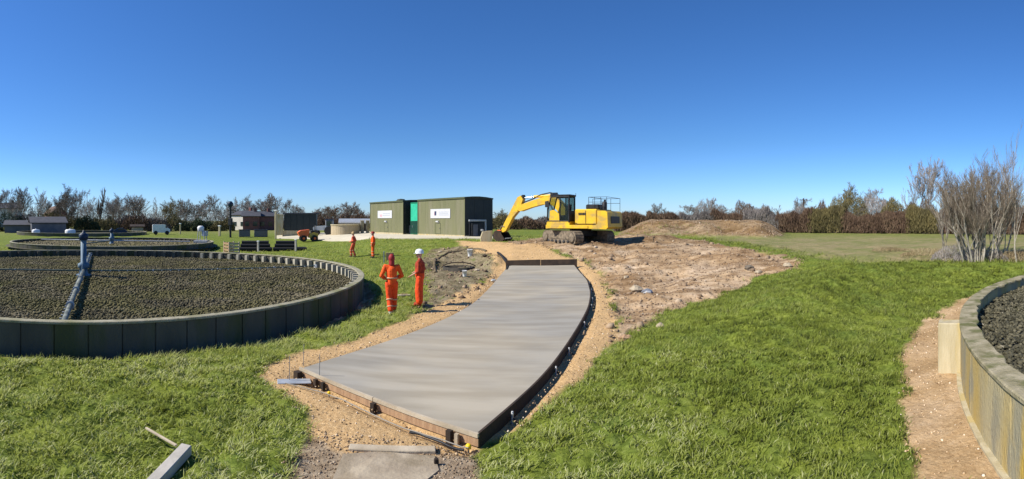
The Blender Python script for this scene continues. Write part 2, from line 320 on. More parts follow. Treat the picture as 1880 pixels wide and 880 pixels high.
def ground_mat():
    m = bpy.data.materials.new('site_ground'); m.use_nodes = True; t = m.node_tree; N = t.nodes; L = t.links
    b = N['Principled BSDF']; b.inputs['Roughness'].default_value = .95; b.inputs['Specular IOR Level'].default_value = .1
    co = N.new('ShaderNodeTexCoord')
    def noise(sc, det=5, rough=.55):
        n = N.new('ShaderNodeTexNoise'); n.inputs['Scale'].default_value = sc; n.inputs['Detail'].default_value = det; n.inputs['Roughness'].default_value = rough
        L.new(co.outputs['Object'], n.inputs['Vector']); return n.outputs[0]
    def ramp(src, stops):
        r = N.new('ShaderNodeValToRGB'); el = r.color_ramp.elements
        el[0].position = stops[0][0]; el[0].color = (*stops[0][1], 1); el[1].position = stops[-1][0]; el[1].color = (*stops[-1][1], 1)
        for p, c in stops[1:-1]: e = el.new(p); e.color = (*c, 1)
        L.new(src, r.inputs[0]); return r.outputs[0]
    def mix(f, a, c, mode='MIX'):
        x = N.new('ShaderNodeMix'); x.data_type = 'RGBA'; x.blend_type = mode
        if isinstance(f, float): x.inputs[0].default_value = f
        else: L.new(f, x.inputs[0])
        for s, i in ((a, 6), (c, 7)):
            if isinstance(s, tuple): x.inputs[i].default_value = (*s, 1)
            else: L.new(s, x.inputs[i])
        return x.outputs[2]
    at1 = N.new('ShaderNodeAttribute'); at1.attribute_name = 'zone'
    sp = N.new('ShaderNodeSeparateColor'); L.new(at1.outputs['Color'], sp.inputs[0])
    at2 = N.new('ShaderNodeAttribute'); at2.attribute_name = 'zone2'
    sp2 = N.new('ShaderNodeSeparateColor'); L.new(at2.outputs['Color'], sp2.inputs[0])
    fine = noise(9, 6, .65); mid = noise(1.3, 5); big = noise(.16, 4); vf = noise(38, 4, .7)
    grass = ramp(fine, [(.3,(.07,.095,.014)),(.5,(.145,.185,.03)),(.72,(.24,.28,.07))])
    gbig = ramp(mid, [(.35,(.80,.85,.8)),(.65,(1.15,1.08,.9))]); grass = mix(1.0, grass, gbig, 'MULTIPLY')
    dryg = ramp(noise(3.2, 6, .7), [(.3,(.15,.15,.045)),(.5,(.23,.205,.08)),(.7,(.34,.275,.15))])
    dryg2 = ramp(noise(.5, 5, .7), [(.40,(.13,.165,.045)),(.60,(.33,.25,.145))]); dry = mix(.5, dryg, dryg2)
    sand = ramp(noise(16, 6, .75), [(.28,(.24,.155,.08)),(.45,(.50,.33,.155)),(.60,(.60,.42,.215)),(.75,(.70,.56,.37))])
    sandb = ramp(mid, [(.3,(.88,.86,.84)),(.7,(1.08,1.04,1.0))]); sand = mix(1.0, sand, sandb, 'MULTIPLY')
    dirt = ramp(noise(2.0, 7, .7), [(.28,(.24,.165,.105)),(.43,(.43,.325,.22)),(.56,(.56,.445,.32)),(.72,(.67,.56,.43))])
    dirtb = ramp(noise(.38, 5), [(.38,(.80,.71,.58)),(.50,(1.0,.95,.86)),(.62,(1.03,1.04,1.06))]); dirt = mix(1.0, dirt, dirtb, 'MULTIPLY')
    dirt = mix(1.0, dirt, ramp(vf, [(.3,(.80,.80,.80)),(.7,(1.12,1.12,1.12))]), 'MULTIPLY')
    mpd = N.new('ShaderNodeMapping'); mpd.inputs['Rotation'].default_value = (0, 0, .62); mpd.inputs['Scale'].default_value = (.22, 1.5, 1); L.new(co.outputs['Object'], mpd.inputs[0])
    nd = N.new('ShaderNodeTexNoise'); nd.inputs['Scale'].default_value = 1.0; nd.inputs['Detail'].default_value = 7; nd.inputs['Roughness'].default_value = .6; L.new(mpd.outputs[0], nd.inputs['Vector'])
    dirt = mix(1.0, dirt, ramp(nd.outputs[0], [(.37,(.56,.51,.45)),(.47,(.80,.77,.73)),(.56,(.97,.97,.97)),(.7,(1.12,1.10,1.08))]), 'MULTIPLY')
    dirt = mix(1.0, dirt, (.98,.935,.87), 'MULTIPLY'); dirt = mix(sp2.outputs[2], dirt, mix(1.0, dirt, (.60,.58,.52), 'MULTIPLY'))
    pathc = ramp(noise(4, 6, .75), [(.3,(.16,.115,.07)),(.5,(.30,.225,.145)),(.7,(.45,.37,.26))])
    pitc = ramp(noise(1.1, 7, .7), [(.32,(.10,.085,.045)),(.45,(.17,.14,.075)),(.55,(.28,.225,.14)),(.62,(.15,.16,.05)),(.75,(.34,.28,.19))])
    c = mix(sp2.outputs[0], grass, dry)
    c = mix(sp.outputs[1], c, dirt)
    c = mix(sp.outputs[2], c, pathc)
    c = mix(sp2.outputs[1], c, pitc)
    c = mix(sp.outputs[0], c, sand)
    L.new(c, b.inputs['Base Color'])
    bp = N.new('ShaderNodeBump'); bp.inputs['Strength'].default_value = .9; bp.inputs['Distance'].default_value = .05
    L.new(noise(12, 6, .7), bp.inputs['Height']); L.new(bp.outputs[0], b.inputs['Normal'])
    return m
M['ground'] = ground_mat()

# ------------------------------------------------------------------ mesh helpers
def tag(o, label=None, cat=None, group=None, kind=None):
    if label: o['label'] = label
    if cat: o['category'] = cat
    if group: o['group'] = group
    if kind: o['kind'] = kind
    return o
def empty(name, loc, rz=0.0, label=None, cat=None, group=None):
    o = bpy.data.objects.new(name, None); COL.objects.link(o); o.location = loc; o.rotation_euler = (0, 0, rz)
    return tag(o, label, cat, group)
def link(name, me, m=None, parent=None, loc=None, rz=None):
    o = bpy.data.objects.new(name, me); COL.objects.link(o)
    if m is not None and len(me.materials) == 0: me.materials.append(m)
    if parent: o.parent = parent
    if loc is not None: o.location = loc
    if rz is not None: o.rotation_euler = (0, 0, rz)
    return o
def np_mesh(name, V, Fc, tone=None, smooth=False):
    """V (n,3); Fc (m,k) all faces of k corners"""
    V = np.asarray(V, np.float32); Fc = np.asarray(Fc, np.int32)
    me = bpy.data.meshes.new(name); m, k = Fc.shape
    me.vertices.add(len(V)); me.vertices.foreach_set('co', V.ravel())
    me.loops.add(m*k); me.loops.foreach_set('vertex_index', Fc.ravel())
    me.polygons.add(m); me.polygons.foreach_set('loop_start', np.arange(0, m*k, k, dtype=np.int32))
    if smooth: me.polygons.foreach_set('use_smooth', np.ones(m, bool))
    me.update(calc_edges=True)
    if tone is not None:
        a = me.attributes.new('tone', 'FLOAT', 'POINT'); a.data.foreach_set('value', np.asarray(tone, np.float32))
    return me
class MB:
    def __init__(s): s.v = []; s.f = []; s.sm = []
    def add(s, vs, fs, T=None, smooth=False):
        n = len(s.v)
        for p in vs:
            p = Vector(p); s.v.append(tuple(T @ p) if T is not None else tuple(p))
        for f in fs: s.f.append(tuple(n+i for i in f)); s.sm.append(smooth)
        return s
    def box(s, c, d, T=None, ch=0.0):
        """box with optionally chamfered vertical and top edges"""
        x, y, z = d[0]/2, d[1]/2, d[2]/2
        if ch <= 0:
            vs = [(c[0]+i*x, c[1]+j*y, c[2]+k*z) for k in (-1, 1) for j in (-1, 1) for i in (-1, 1)]
            fs = [(0,2,3,1),(4,5,7,6),(0,1,5,4),(2,6,7,3),(0,4,6,2),(1,3,7,5)]
        else:
            def ring(a, b, zz): return [(c[0]+u, c[1]+v, c[2]+zz) for u, v in [(-x+a,-y+b),(x-a,-y+b),(x-b,-y+a),(x-b,y-a),(x-a,y-b),(-x+a,y-b),(-x+b,y-a),(-x+b,-y+a)]]
            vs = []; e = ch
            for zz, o in ((-z, e), (-z+e, 0), (z-e, 0), (z, e)):
                vs += [(c[0]+u, c[1]+v, c[2]+zz) for u, v in [(-x+e,-y+o),(x-e,-y+o),(x-o,-y+e),(x-o,y-e),(x-e,y-o),(-x+e,y-o),(-x+o,y-e),(-x+o,-y+e)]]
            fs = []
            for k in range(3):
                for i in range(8): j = (i+1) % 8; fs.append((k*8+i, k*8+j, k*8+8+j, k*8+8+i))
            fs += [tuple(range(7, -1, -1)), tuple(range(24, 32))]
        return s.add(vs, fs, T)
    def prism(s, prof, y0, y1, T=None):
        """profile in x,z extruded along y"""
        n = len(prof); vs = [(x, y0, z) for x, z in prof]+[(x, y1, z) for x, z in prof]
        fs = [tuple(range(n)), tuple(range(2*n-1, n-1, -1))]+[(i, i+n, (i+1) % n+n, (i+1) % n) for i in range(n)]
        return s.add(vs, fs, T)
    def tube(s, pts, rad, n=8, T=None, cap=True):
        pts = [Vector(p) for p in pts]
        if not hasattr(rad, '__len__'): rad = [rad]*len(pts)
        vs = []; fs = []; up = None
        for i, p in enumerate(pts):
            d = (pts[min(i+1, len(pts)-1)]-pts[max(i-1, 0)]).normalized()
            if up is None: up = Vector((0, 0, 1)) if abs(d.z) < .9 else Vector((1, 0, 0))
            a = d.cross(up).normalized(); b = a.cross(d).normalized(); up = b
            for k in range(n):
                t = 2*PI*k/n; vs.append(p+(a*math.cos(t)+b*math.sin(t))*rad[i])
        for i in range(len(pts)-1):
            for k in range(n): j = (k+1) % n; fs.append((i*n+k, i*n+j, (i+1)*n+j, (i+1)*n+k))
        m = len(s.f); s.add(vs, fs, T, True)
        if cap: s.add(vs, [], T); q = len(s.v)-len(vs); s.f += [tuple(q+k for k in range(n-1, -1, -1)), tuple(q+(len(pts)-1)*n+k for k in range(n))]; s.sm += [False, False]
        return s
    def lathe(s, prof, c=(0, 0, 0), n=24, T=None, smooth=True):
        vs = []; fs = []
        for r, z in prof:
            for k in range(n): t = 2*PI*k/n; vs.append((c[0]+r*math.cos(t), c[1]+r*math.sin(t), c[2]+z))
        for i in range(len(prof)-1):
            for k in range(n): j = (k+1) % n; fs.append((i*n+k, i*n+j, (i+1)*n+j, (i+1)*n+k))
        s.add(vs, fs, T, smooth)
        if prof[-1][0] > 1e-4: q = len(s.v)-n; s.f.append(tuple(range(q, q+n))); s.sm.append(False)
        return s
    def mesh(s, name):
        me = bpy.data.meshes.new(name); me.from_pydata(s.v, [], s.f); me.polygons.foreach_set('use_smooth', s.sm); me.update(); return me
    def build(s, name, m, parent=None, loc=None, rz=None):
        return link(name, s.mesh(name), m, parent, loc, rz)
def copy_tree(o, parent=None):
    c = o.copy(); COL.objects.link(c); c.parent = parent
    for ch in list(o.children): copy_tree(ch, c)
    return c
def zg(x, y):
    return float(ground_h(np.array([float(x)]), np.array([float(y)]))[0])

# ================================================================== THE GROUND
def build_ground():
    az = np.concatenate([np.arange(-180, -78, 3.0), np.arange(-78, 78, 0.26), np.arange(78, 180, 3.0)])*PI/180
    rr = [0.6]
    while rr[-1] < 62: rr.append(rr[-1]*(1.05 if rr[-1] < 3 else 1.0085))
    while rr[-1] < 3500: rr.append(rr[-1]*1.06)
    rr = np.array(rr); A, R = np.meshgrid(az, rr); x = (R*np.sin(A)).ravel(); y = (R*np.cos(A)).ravel()
    x = np.concatenate([[0.0], x]); y = np.concatenate([[0.0], y])
    Z = zones(x, y); h = ground_h(x, y, Z)
    # the trench beside the slab and the hollow under it
    ds = sdist(SLAB, x, y)
    h = h - 0.07*np.exp(-((ds-0.10)/0.16)**2)*(y > 3) - 0.15*(ds < -0.12)
    for T in (T1, TR, T2): h = np.where(np.hypot(x-T['c'][0], y-T['c'][1]) < T['R']-0.3, np.minimum(h, T['bed']-0.25), h)
    V = np.c_[x, y, h]; na, nr = len(az), len(rr)
    i = np.arange(nr-1)[:, None]*na; j = np.arange(na)[None, :]; j2 = (j+1) % na
    Fc = np.stack([1+i+j, 1+i+na+j, 1+i+na+j2, 1+i+j2], -1).reshape(-1, 4)
    tri = np.stack([np.zeros(na, int), 1+np.arange(na), 1+(np.arange(na)+1) % na, np.zeros(na, int)], -1)
    # the innermost fan as thin quads is left out of the quad list and closed with triangles
    me = bpy.data.meshes.new('ground'); fl = np.concatenate([Fc.ravel(), tri[:, :3].ravel()]).astype(np.int32)
    me.vertices.add(len(V)); me.vertices.foreach_set('co', V.astype(np.float32).ravel())
    me.loops.add(len(fl)); me.loops.foreach_set('vertex_index', fl)
    st = np.concatenate([np.arange(len(Fc))*4, len(Fc)*4+np.arange(na)*3]).astype(np.int32)
    me.polygons.add(len(st)); me.polygons.foreach_set('loop_start', st); me.polygons.foreach_set('use_smooth', np.ones(len(st), bool))
    me.update(calc_edges=True)
    sand, dirt, path, dry, pit, rp = Z
    far = sstep(62, 95, np.hypot(x, y)); md = mound(x, y) > 0.12
    dirt = np.maximum(dirt, sstep(0.05, 0.4, mound(x, y)))
    a = me.attributes.new('zone', 'FLOAT_COLOR', 'POINT'); a.data.foreach_set('color', np.c_[np.maximum(sand, rp*.5), dirt, path, np.ones(len(x))].astype(np.float32).ravel())
    a = me.attributes.new('zone2', 'FLOAT_COLOR', 'POINT'); a.data.foreach_set('color', np.c_[np.maximum(dry*(.98-.55*sstep(34, 56, np.hypot(x, y)+5*fbm(x, y, .12, 3, 88))), far*.4), pit*(1-sand), np.clip(sstep(0.03, 0.3, mound(x, y))+.55*np.exp(-((np.hypot(x, y)-33)/4)**2), 0, 1), np.ones(len(x))].astype(np.float32).ravel())
    tag(link('ground', me, M['ground']), kind='structure')

# ------------------------------------------------------------------ the concrete path under construction
SL = [(556,676),(600,661),(660,643),(720,624),(780,602),(830,580),(870,557),(900,528),(920,503),(932,489)]
SR = [(876,795),(930,749),(985,702),(1020,660),(1045,624),(1066,590),(1080,563),(1084,538),(1077,512),(1054,487)]
SZ = 0.125
def resample(P, n):
    P = np.array(P); d = np.r_[0, np.cumsum(np.hypot(*np.diff(P, axis=0).T))]; t = np.linspace(0, d[-1], n)
    return np.c_[np.interp(t, d, P[:, 0]), np.interp(t, d, P[:, 1])]
def smooth_line(P, n):
    Q = resample(P, n)
    for _ in range(n//5): Q[1:-1] = .25*Q[:-2]+.5*Q[1:-1]+.25*Q[2:]
    return Q
LW = smooth_line([cast(*p, SZ) for p in SL], 90); RW = smooth_line([cast(*p, SZ) for p in SR], 90)
SLAB = np.concatenate([LW, RW[::-1]])
def slab_z(x, y): return float(base_h(x, y))+SZ
def build_slab():
    n = 90; m = 14; V = []; Fc = []
    for i in range(n):
        for k in range(m):
            p = LW[i]*(1-k/(m-1))+RW[i]*k/(m-1); V.append((p[0], p[1], slab_z(*p)))
    for i in range(n-1):
        for k in range(m-1): a = i*m+k; Fc.append((a, a+1, a+m+1, a+m))
    loop = [k for k in range(m)]+[i*m+m-1 for i in range(1, n)]+[(n-1)*m+k for k in range(m-2, -1, -1)]+[i*m for i in range(n-2, 0, -1)]
    q = len(V); V += [(V[a][0], V[a][1], V[a][2]-0.24) for a in loop]; L = len(loop)
    for a in range(L): b = (a+1) % L; Fc.append((loop[a], q+a, q+b, loop[b]))
    me = bpy.data.meshes.new('concrete_path'); me.from_pydata(V, [], Fc); me.update()
    tag(link('concrete_path', me, M['slab']), kind='structure')
def strip(pts, out, th, ztop, zbot, i0=0.0):
    """a board following plan points: out = +1/-1 side, th thickness, tops relative to the slab top"""
    mb = MB(); n = len(pts); vs = []
    for i in range(n):
        a = Vector(pts[max(i-1, 0)]); b = Vector(pts[min(i+1, n-1)]); d = (b-a).normalized(); nn = Vector((d.y, -d.x))*out
        p = Vector(pts[i])+nn*i0; q = p+nn*th; z = slab_z(p.x, p.y)
        vs += [(p.x, p.y, z+zbot), (q.x, q.y, z+zbot), (q.x, q.y, z+ztop), (p.x, p.y, z+ztop)]
    fs = [(0, 1, 2, 3), (4*n-1, 4*n-2, 4*n-3, 4*n-4)]
    for i in range(n-1):
        for k in range(4): j = (k+1) % 4; fs.append((i*4+k, i*4+4+k, i*4+4+j, i*4+j))
    return mb.add(vs, fs)
def build_formwork():
    t = empty('side_formwork', (0, 0, 0), 0, 'dark curved timber shuttering boards pegged along the right edge of the new concrete path', 'formwork')
    k = 0; step = 13
    while k < 88:
        e = min(k+step, 89); pts = [tuple(p) for p in RW[k:e+1]]; pts[-1] = tuple(RW[e]*0.96+RW[e-1]*0.04) if e < 89 else pts[-1]
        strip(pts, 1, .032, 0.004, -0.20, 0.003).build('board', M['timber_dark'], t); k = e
    for i in (4, 14, 20, 32, 44, 50, 60, 70, 80):
        p = Vector(RW[i]); d = Vector(RW[min(i+1, 89)]-RW[i-1]).normalized(); nn = Vector((d.y, -d.x)); c = p+nn*0.09; z = slab_z(c.x, c.y)
        mb = MB(); T = Matrix.Translation((c.x, c.y, z)) @ Matrix.Rotation(random.uniform(-.1, .1), 4, 'X')
        mb.tube([(0, 0, -.40), (0, 0, -.03)], .018, 6, T); st = mb.build('stake', M['galv'], t)
        mb = MB(); mb.lathe([(0, -.08), (.018, -.08), (.019, -.05), (.015, -.03), (0, -.025)], n=8, T=T); mb.build('peg_cap', M['white'], st)
        mb = MB(); mb.tube([(nn.x*-.04, nn.y*-.04, -.1), (nn.x*.32, nn.y*.32, -.27)], .014, 5, T); mb.build('brace', M['timber_dark'], st)
    t = empty('end_formwork', (0, 0, 0), 0, 'straight timber stop-end board along the near edge of the concrete path with stakes', 'formwork')
    A, B = Vector(LW[0]), Vector(RW[0]); d = (B-A).normalized(); nn = Vector((d.y, -d.x)); ln = (B-A).length
    pts = [tuple(A+d*(ln*k/6)) for k in range(7)]; pts[0] = tuple(A-d*.06); pts[-1] = tuple(B+d*.03)
    strip(pts[:4], 1, .035, .006, -.045, .002).build('board', M['timber_pale'], t)
    p2 = list(pts[3:]); p2[0] = tuple(Vector(p2[0])+d*.012)
    strip(p2, 1, .035, .006, -.045, .002).build('board', M['timber_pale'], t)
    strip(pts, 1, .022, -.058, -.15, .004).build('rail', M['timber'], t)
    for f, s, mm in ((.0, .10, 'timber_dark'), (.135, .055, 'timber_dark'), (.19, .05, 'timber_dark'), (.52, .06, 'timber_dark'), (.90, .06, 'timber_dark'), (.93, .04, 'timber_pale')):
        c = A+d*(ln*f)+nn*(.05+s/2+.004); z = slab_z(c.x, c.y); mb = MB()
        T = Matrix.Translation((c.x, c.y, z)) @ Matrix.Rotation(math.atan2(d.y, d.x), 4, 'Z')
        mb.box((0, 0, -.11), (s*1.2, s, .12+random.uniform(0, .05)), T); mb.build('stake', M[mm], t)
    t = empty('far_end_board', (0, 0, 0), 0, 'dark brown board closing the far end of the concrete path', 'board')
    A, B = Vector(LW[-1]), Vector(RW[-1]); d = (B-A).normalized(); pts = [tuple(A-d*.1), tuple((A+B)/2-d*.01)]
    strip(pts, -1, .04, .30, -.1, .01).build('board', M['timber_dark'], t)
    strip([tuple((A+B)/2+d*.01), tuple(B+d*.15)], -1, .04, .29, -.1, .01).build('board', M['timber_dark'], t)
    # steel pins stuck in the ground at the near left corner
    for i, (px, py, hh) in enumerate(((531, 700, .42), (557, 672, .40), (586, 704, .48))):
        x, y = cast(px, py); o = MB().tube([(0, 0, -.05), (.01, 0, hh)], .006, 5).build('steel_pin', M['steel'], None, (x, y, zg(x, y)))
        tag(o, ['thin steel pin standing by the grey plate left of the near path corner', 'thin steel pin behind the near left corner of the path', 'thin steel pin standing against the near edge of the path by the yellow marker'][i], 'pin', 'steel pins at the near path corner')
    for i, (px, py, s) in enumerate(((604, 724, .026), (860, 820, .034))):
        x, y = cast(px, py); mb = MB(); mb.lathe([(0, 0), (s, .0), (s*.95, s*1.1), (s*.6, s*1.5), (0, s*1.6)], n=12)
        t = empty('marker_cap', (x, y, zg(x, y)-.005), 0, ['small yellow marker cap at the left end of the string line', 'bright yellow marker cap at the right end of the string line near the grass'][i], 'marker', 'yellow caps on the string line')
        mb.build('cap', M['yellowp'], t); MB().tube([(0, 0, -.05), (0, 0, .03)], .012, 6).build('pin', M['steel'], t)
    pts = [cast(*p) for p in ((524,708),(560,716),(610,730),(660,754),(720,784),(770,801),(800,808),(835,821),(860,824))]
    q = smooth_line(pts, 40); mb = MB(); mb.tube([(p[0], p[1], zg(*p)+.035) for p in q], .008, 5)
    tag(mb.build('string_line', M['rope']), 'grey string line running across the gravel in front of the path', 'string')
    q = smooth_line([cast(*p) for p in ((752,797),(772,800),(800,811),(830,821),(852,825))], 20)
    tag(MB().tube([(p[0], p[1], zg(*p)+.02) for p in q], .016, 6).build('dark_cable', M['black']), 'short black cable lying on gravel beside the bright yellow marker', 'cable')
    x, y = cast(540, 702); t = MB().box((0, 0, .012), (.55, .22, .02), None, .006).build('grey_plate', M['galv'], None, (x, y, zg(x, y)), .5)
    tag(t, 'flat grey metal plate lying on gravel at the near left path corner', 'plate')
    t = empty('timber_kerb', (0, 0, 0), 0, 'long pale timber baulk lying across the worn ground below the path', 'timber')
    a = Vector(cast(641, 822)); b = Vector(cast(800, 826)); d = (b-a).normalized(); c = (a+b)/2
    MB().box((0, 0, .03), ((b-a).length, .13, .09), None, .01).build('beam', M['timber_pale'], t)
    t.location = (c.x, c.y, zg(c.x, c.y)-.035); t.rotation_euler = (0, 0, math.atan2(d.y, d.x))
    # old concrete patch
    out = [cast(*p) for p in ((630,834),(700,829),(798,836),(806,862),(760,900),(720,940),(600,940),(610,880))]
    c = np.mean(out, 0); mb = MB(); zz = zg(*c)
    vs = [(p[0], p[1], zg(*p)+.018) for p in out]; n = len(vs); vs2 = [(x*1, y*1, z-.08) for x, y, z in vs]
    mb.add(vs+vs2, [tuple(range(n))]+[(i, n+i, n+(i+1) % n, (i+1) % n) for i in range(n)])
    tag(mb.build('old_concrete_patch', mat('worn_concrete', (.40,.33,.23), (.28,.22,.15), 3, .9, .5, 20, c3=(.24,.19,.12), s3=1.5)), kind='structure')
    x, y = cast(801, 850); tag(MB().box((0, 0, .03), (.05, .04, .08), None, .008).build('small_block', M['timber_dark'], None, (x, y, zg(x, y)), .4), 'tiny black wedge standing at the corner of the old concrete patch', 'wedge')
    q = smooth_line([cast(*p) for p in ((914,468),(920,476),(930,485),(934,494),(930,500))], 16)
    tag(MB().tube([(p[0], p[1], zg(*p)+.10) for p in q], .07, 8).build('black_duct', M['rubber']), 'thick black duct end curving out of the sand at the far left path corner', 'pipe')

# ------------------------------------------------------------------ tanks (trickling filters)
def arc_box(r0, r1, a0, a1, z0, z1, n=2, z1b=None):
    mb = MB(); vs = []
    for i in range(n+1):
        a = a0+(a1-a0)*i/n
        for r, z in ((r1, z0), (r1, z1), (r0, z1 if z1b is None else z1b), (r0, z0)): vs.append((r*math.cos(a), r*math.sin(a), z))
    fs = [(0, 1, 2, 3), (4*n+3, 4*n+2, 4*n+1, 4*n)]
    for i in range(n):
        for k in range(4): j = (k+1) % 4; fs.append((i*4+k, i*4+4+k, i*4+4+j, i*4+j))
    return mb.add(vs, fs)
def tank(T, name, label, n, ribs, mwall, mrim, mrib=None, wall=.16, rimw=.2, depth=.5):
    R = T['R']; t = empty(name, (T['c'][0], T['c'][1], 0), 0, label, 'tank')
    da = 2*PI/n; gap = .014/R
    pm = arc_box(R-wall, R, -da/2+gap, da/2-gap, -.35, T['top']-.05).mesh('tank_panel'); pm.materials.append(mwall)
    if ribs:
        rm = MB().box((R-wall-.11, 0, (T['top']-.08+T['bed']-.15)/2), (.24, .17, T['top']-.08-T['bed']+.15)).mesh('tank_rib'); rm.materials.append(mrib)
    for i in range(n):
        p = link('panel', pm, None, t, None, i*da)
        if ribs:
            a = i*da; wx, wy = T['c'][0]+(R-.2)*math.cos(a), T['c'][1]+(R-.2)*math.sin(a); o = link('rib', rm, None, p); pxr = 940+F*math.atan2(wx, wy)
            if pxr < 372: o.material_slots[0].link = 'OBJECT'; o.material_slots[0].material = M['conc_dark']      # shaded-side ribs: their shade is put into a darker concrete colour
    back = arc_box(R-wall+.02, R-.03, 0, 2*PI, -.35, T['top']-.08, 160); back.build('joint_backing', M['conc_dark'], t)
    # rim with a slightly uneven edge
    mb = MB(); m = 300; vs = []; fs = []
    for i in range(m):
        a = 2*PI*i/m; j1 = random.uniform(-.006, .006); j2 = random.uniform(-.012, .012) if ribs else random.uniform(-.05, .03)
        for r, z in ((R+.025+j1, T['top']-.05), (R+.025+j1, T['top']-.012), (R+.01, T['top']+j1*.5), (R-rimw+.015+j2, T['top']), (R-rimw+j2, T['top']-.015), (R-rimw+j2, T['top']-.05)):
            vs.append((r*math.cos(a), r*math.sin(a), z))
    for i in range(m):
        for k in range(6): j = (k+1) % 6; b = (i+1) % m; fs.append((i*6+k, b*6+k, b*6+j, i*6+j))
    mb.add(vs, fs).build('rim', mrim, t)
    mb = MB(); vs = [(0, 0, T['bed']-.03)]; ns = 90; rr = [1, 2.2, 3.6, 5, 6.5, 8, 9, 10, R-wall]
    for r in rr:
        for k in range(ns): a = 2*PI*k/ns; vs.append((r*math.cos(a), r*math.sin(a), T['bed']-.03+.02*math.sin(3*a+r)))
    fs = [(0, 1+k, 1+(k+1) % ns) for k in range(ns)]
    for i in range(len(rr)-1):
        for k in range(ns): j = (k+1) % ns; fs.append((1+i*ns+k, 1+(i+1)*ns+k, 1+(i+1)*ns+j, 1+i*ns+j))
    mb.add(vs, fs).build('stone_bed', M['bed_base'], t)
    return t
ICO = None
def rocks(name, P, size, m, parent=None, squash=.7, octa=False, tonef=None, jit=.28):
    """P (n,3) centres, size (n,)"""
    g = (1+5**.5)/2
    if octa:
        base = np.array([(1,0,0),(-1,0,0),(0,1,0),(0,-1,0),(0,0,1),(0,0,-1)], float); fc = np.array([(0,2,4),(2,1,4),(1,3,4),(3,0,4),(2,0,5),(1,2,5),(3,1,5),(0,3,5)])
    else:
        base = np.array([(-1,g,0),(1,g,0),(-1,-g,0),(1,-g,0),(0,-1,g),(0,1,g),(0,-1,-g),(0,1,-g),(g,0,-1),(g,0,1),(-g,0,-1),(-g,0,1)], float)/1.9
        fc = np.array([(0,11,5),(0,5,1),(0,1,7),(0,7,10),(0,10,11),(1,5,9),(5,11,4),(11,10,2),(10,7,6),(7,1,8),(3,9,4),(3,4,2),(3,2,6),(3,6,8),(3,8,9),(4,9,5),(2,4,11),(6,2,10),(8,6,7),(9,8,1)])
    n = len(P); k = len(base)
    V = base[None]*(1+RNG.uniform(-jit, jit, (n, k, 1)))*RNG.uniform(.65, 1.3, (n, 1, 3))*np.array([1, 1, squash])
    a = RNG.uniform(0, 2*PI, n); b = RNG.uniform(-.6, .6, n)
    ca, sa, cb, sb = np.cos(a)[:, None], np.sin(a)[:, None], np.cos(b)[:, None], np.sin(b)[:, None]
    x, y, z = V[..., 0], V[..., 1], V[..., 2]; x, z = x*cb-z*sb, x*sb+z*cb; x, y = x*ca-y*sa, x*sa+y*ca
    V = np.stack([x, y, z], -1)*(np.asarray(size)/2)[:, None, None]+P[:, None, :]
    Fc = (fc[None]+np.arange(n)[:, None, None]*k).reshape(-1, 3)
    tone = np.repeat(RNG.uniform(0, 1, n) if tonef is None else tonef, k)
    return tag(link(name, np_mesh(name, V.reshape(-1, 3), Fc, tone), m, parent), kind='stuff')
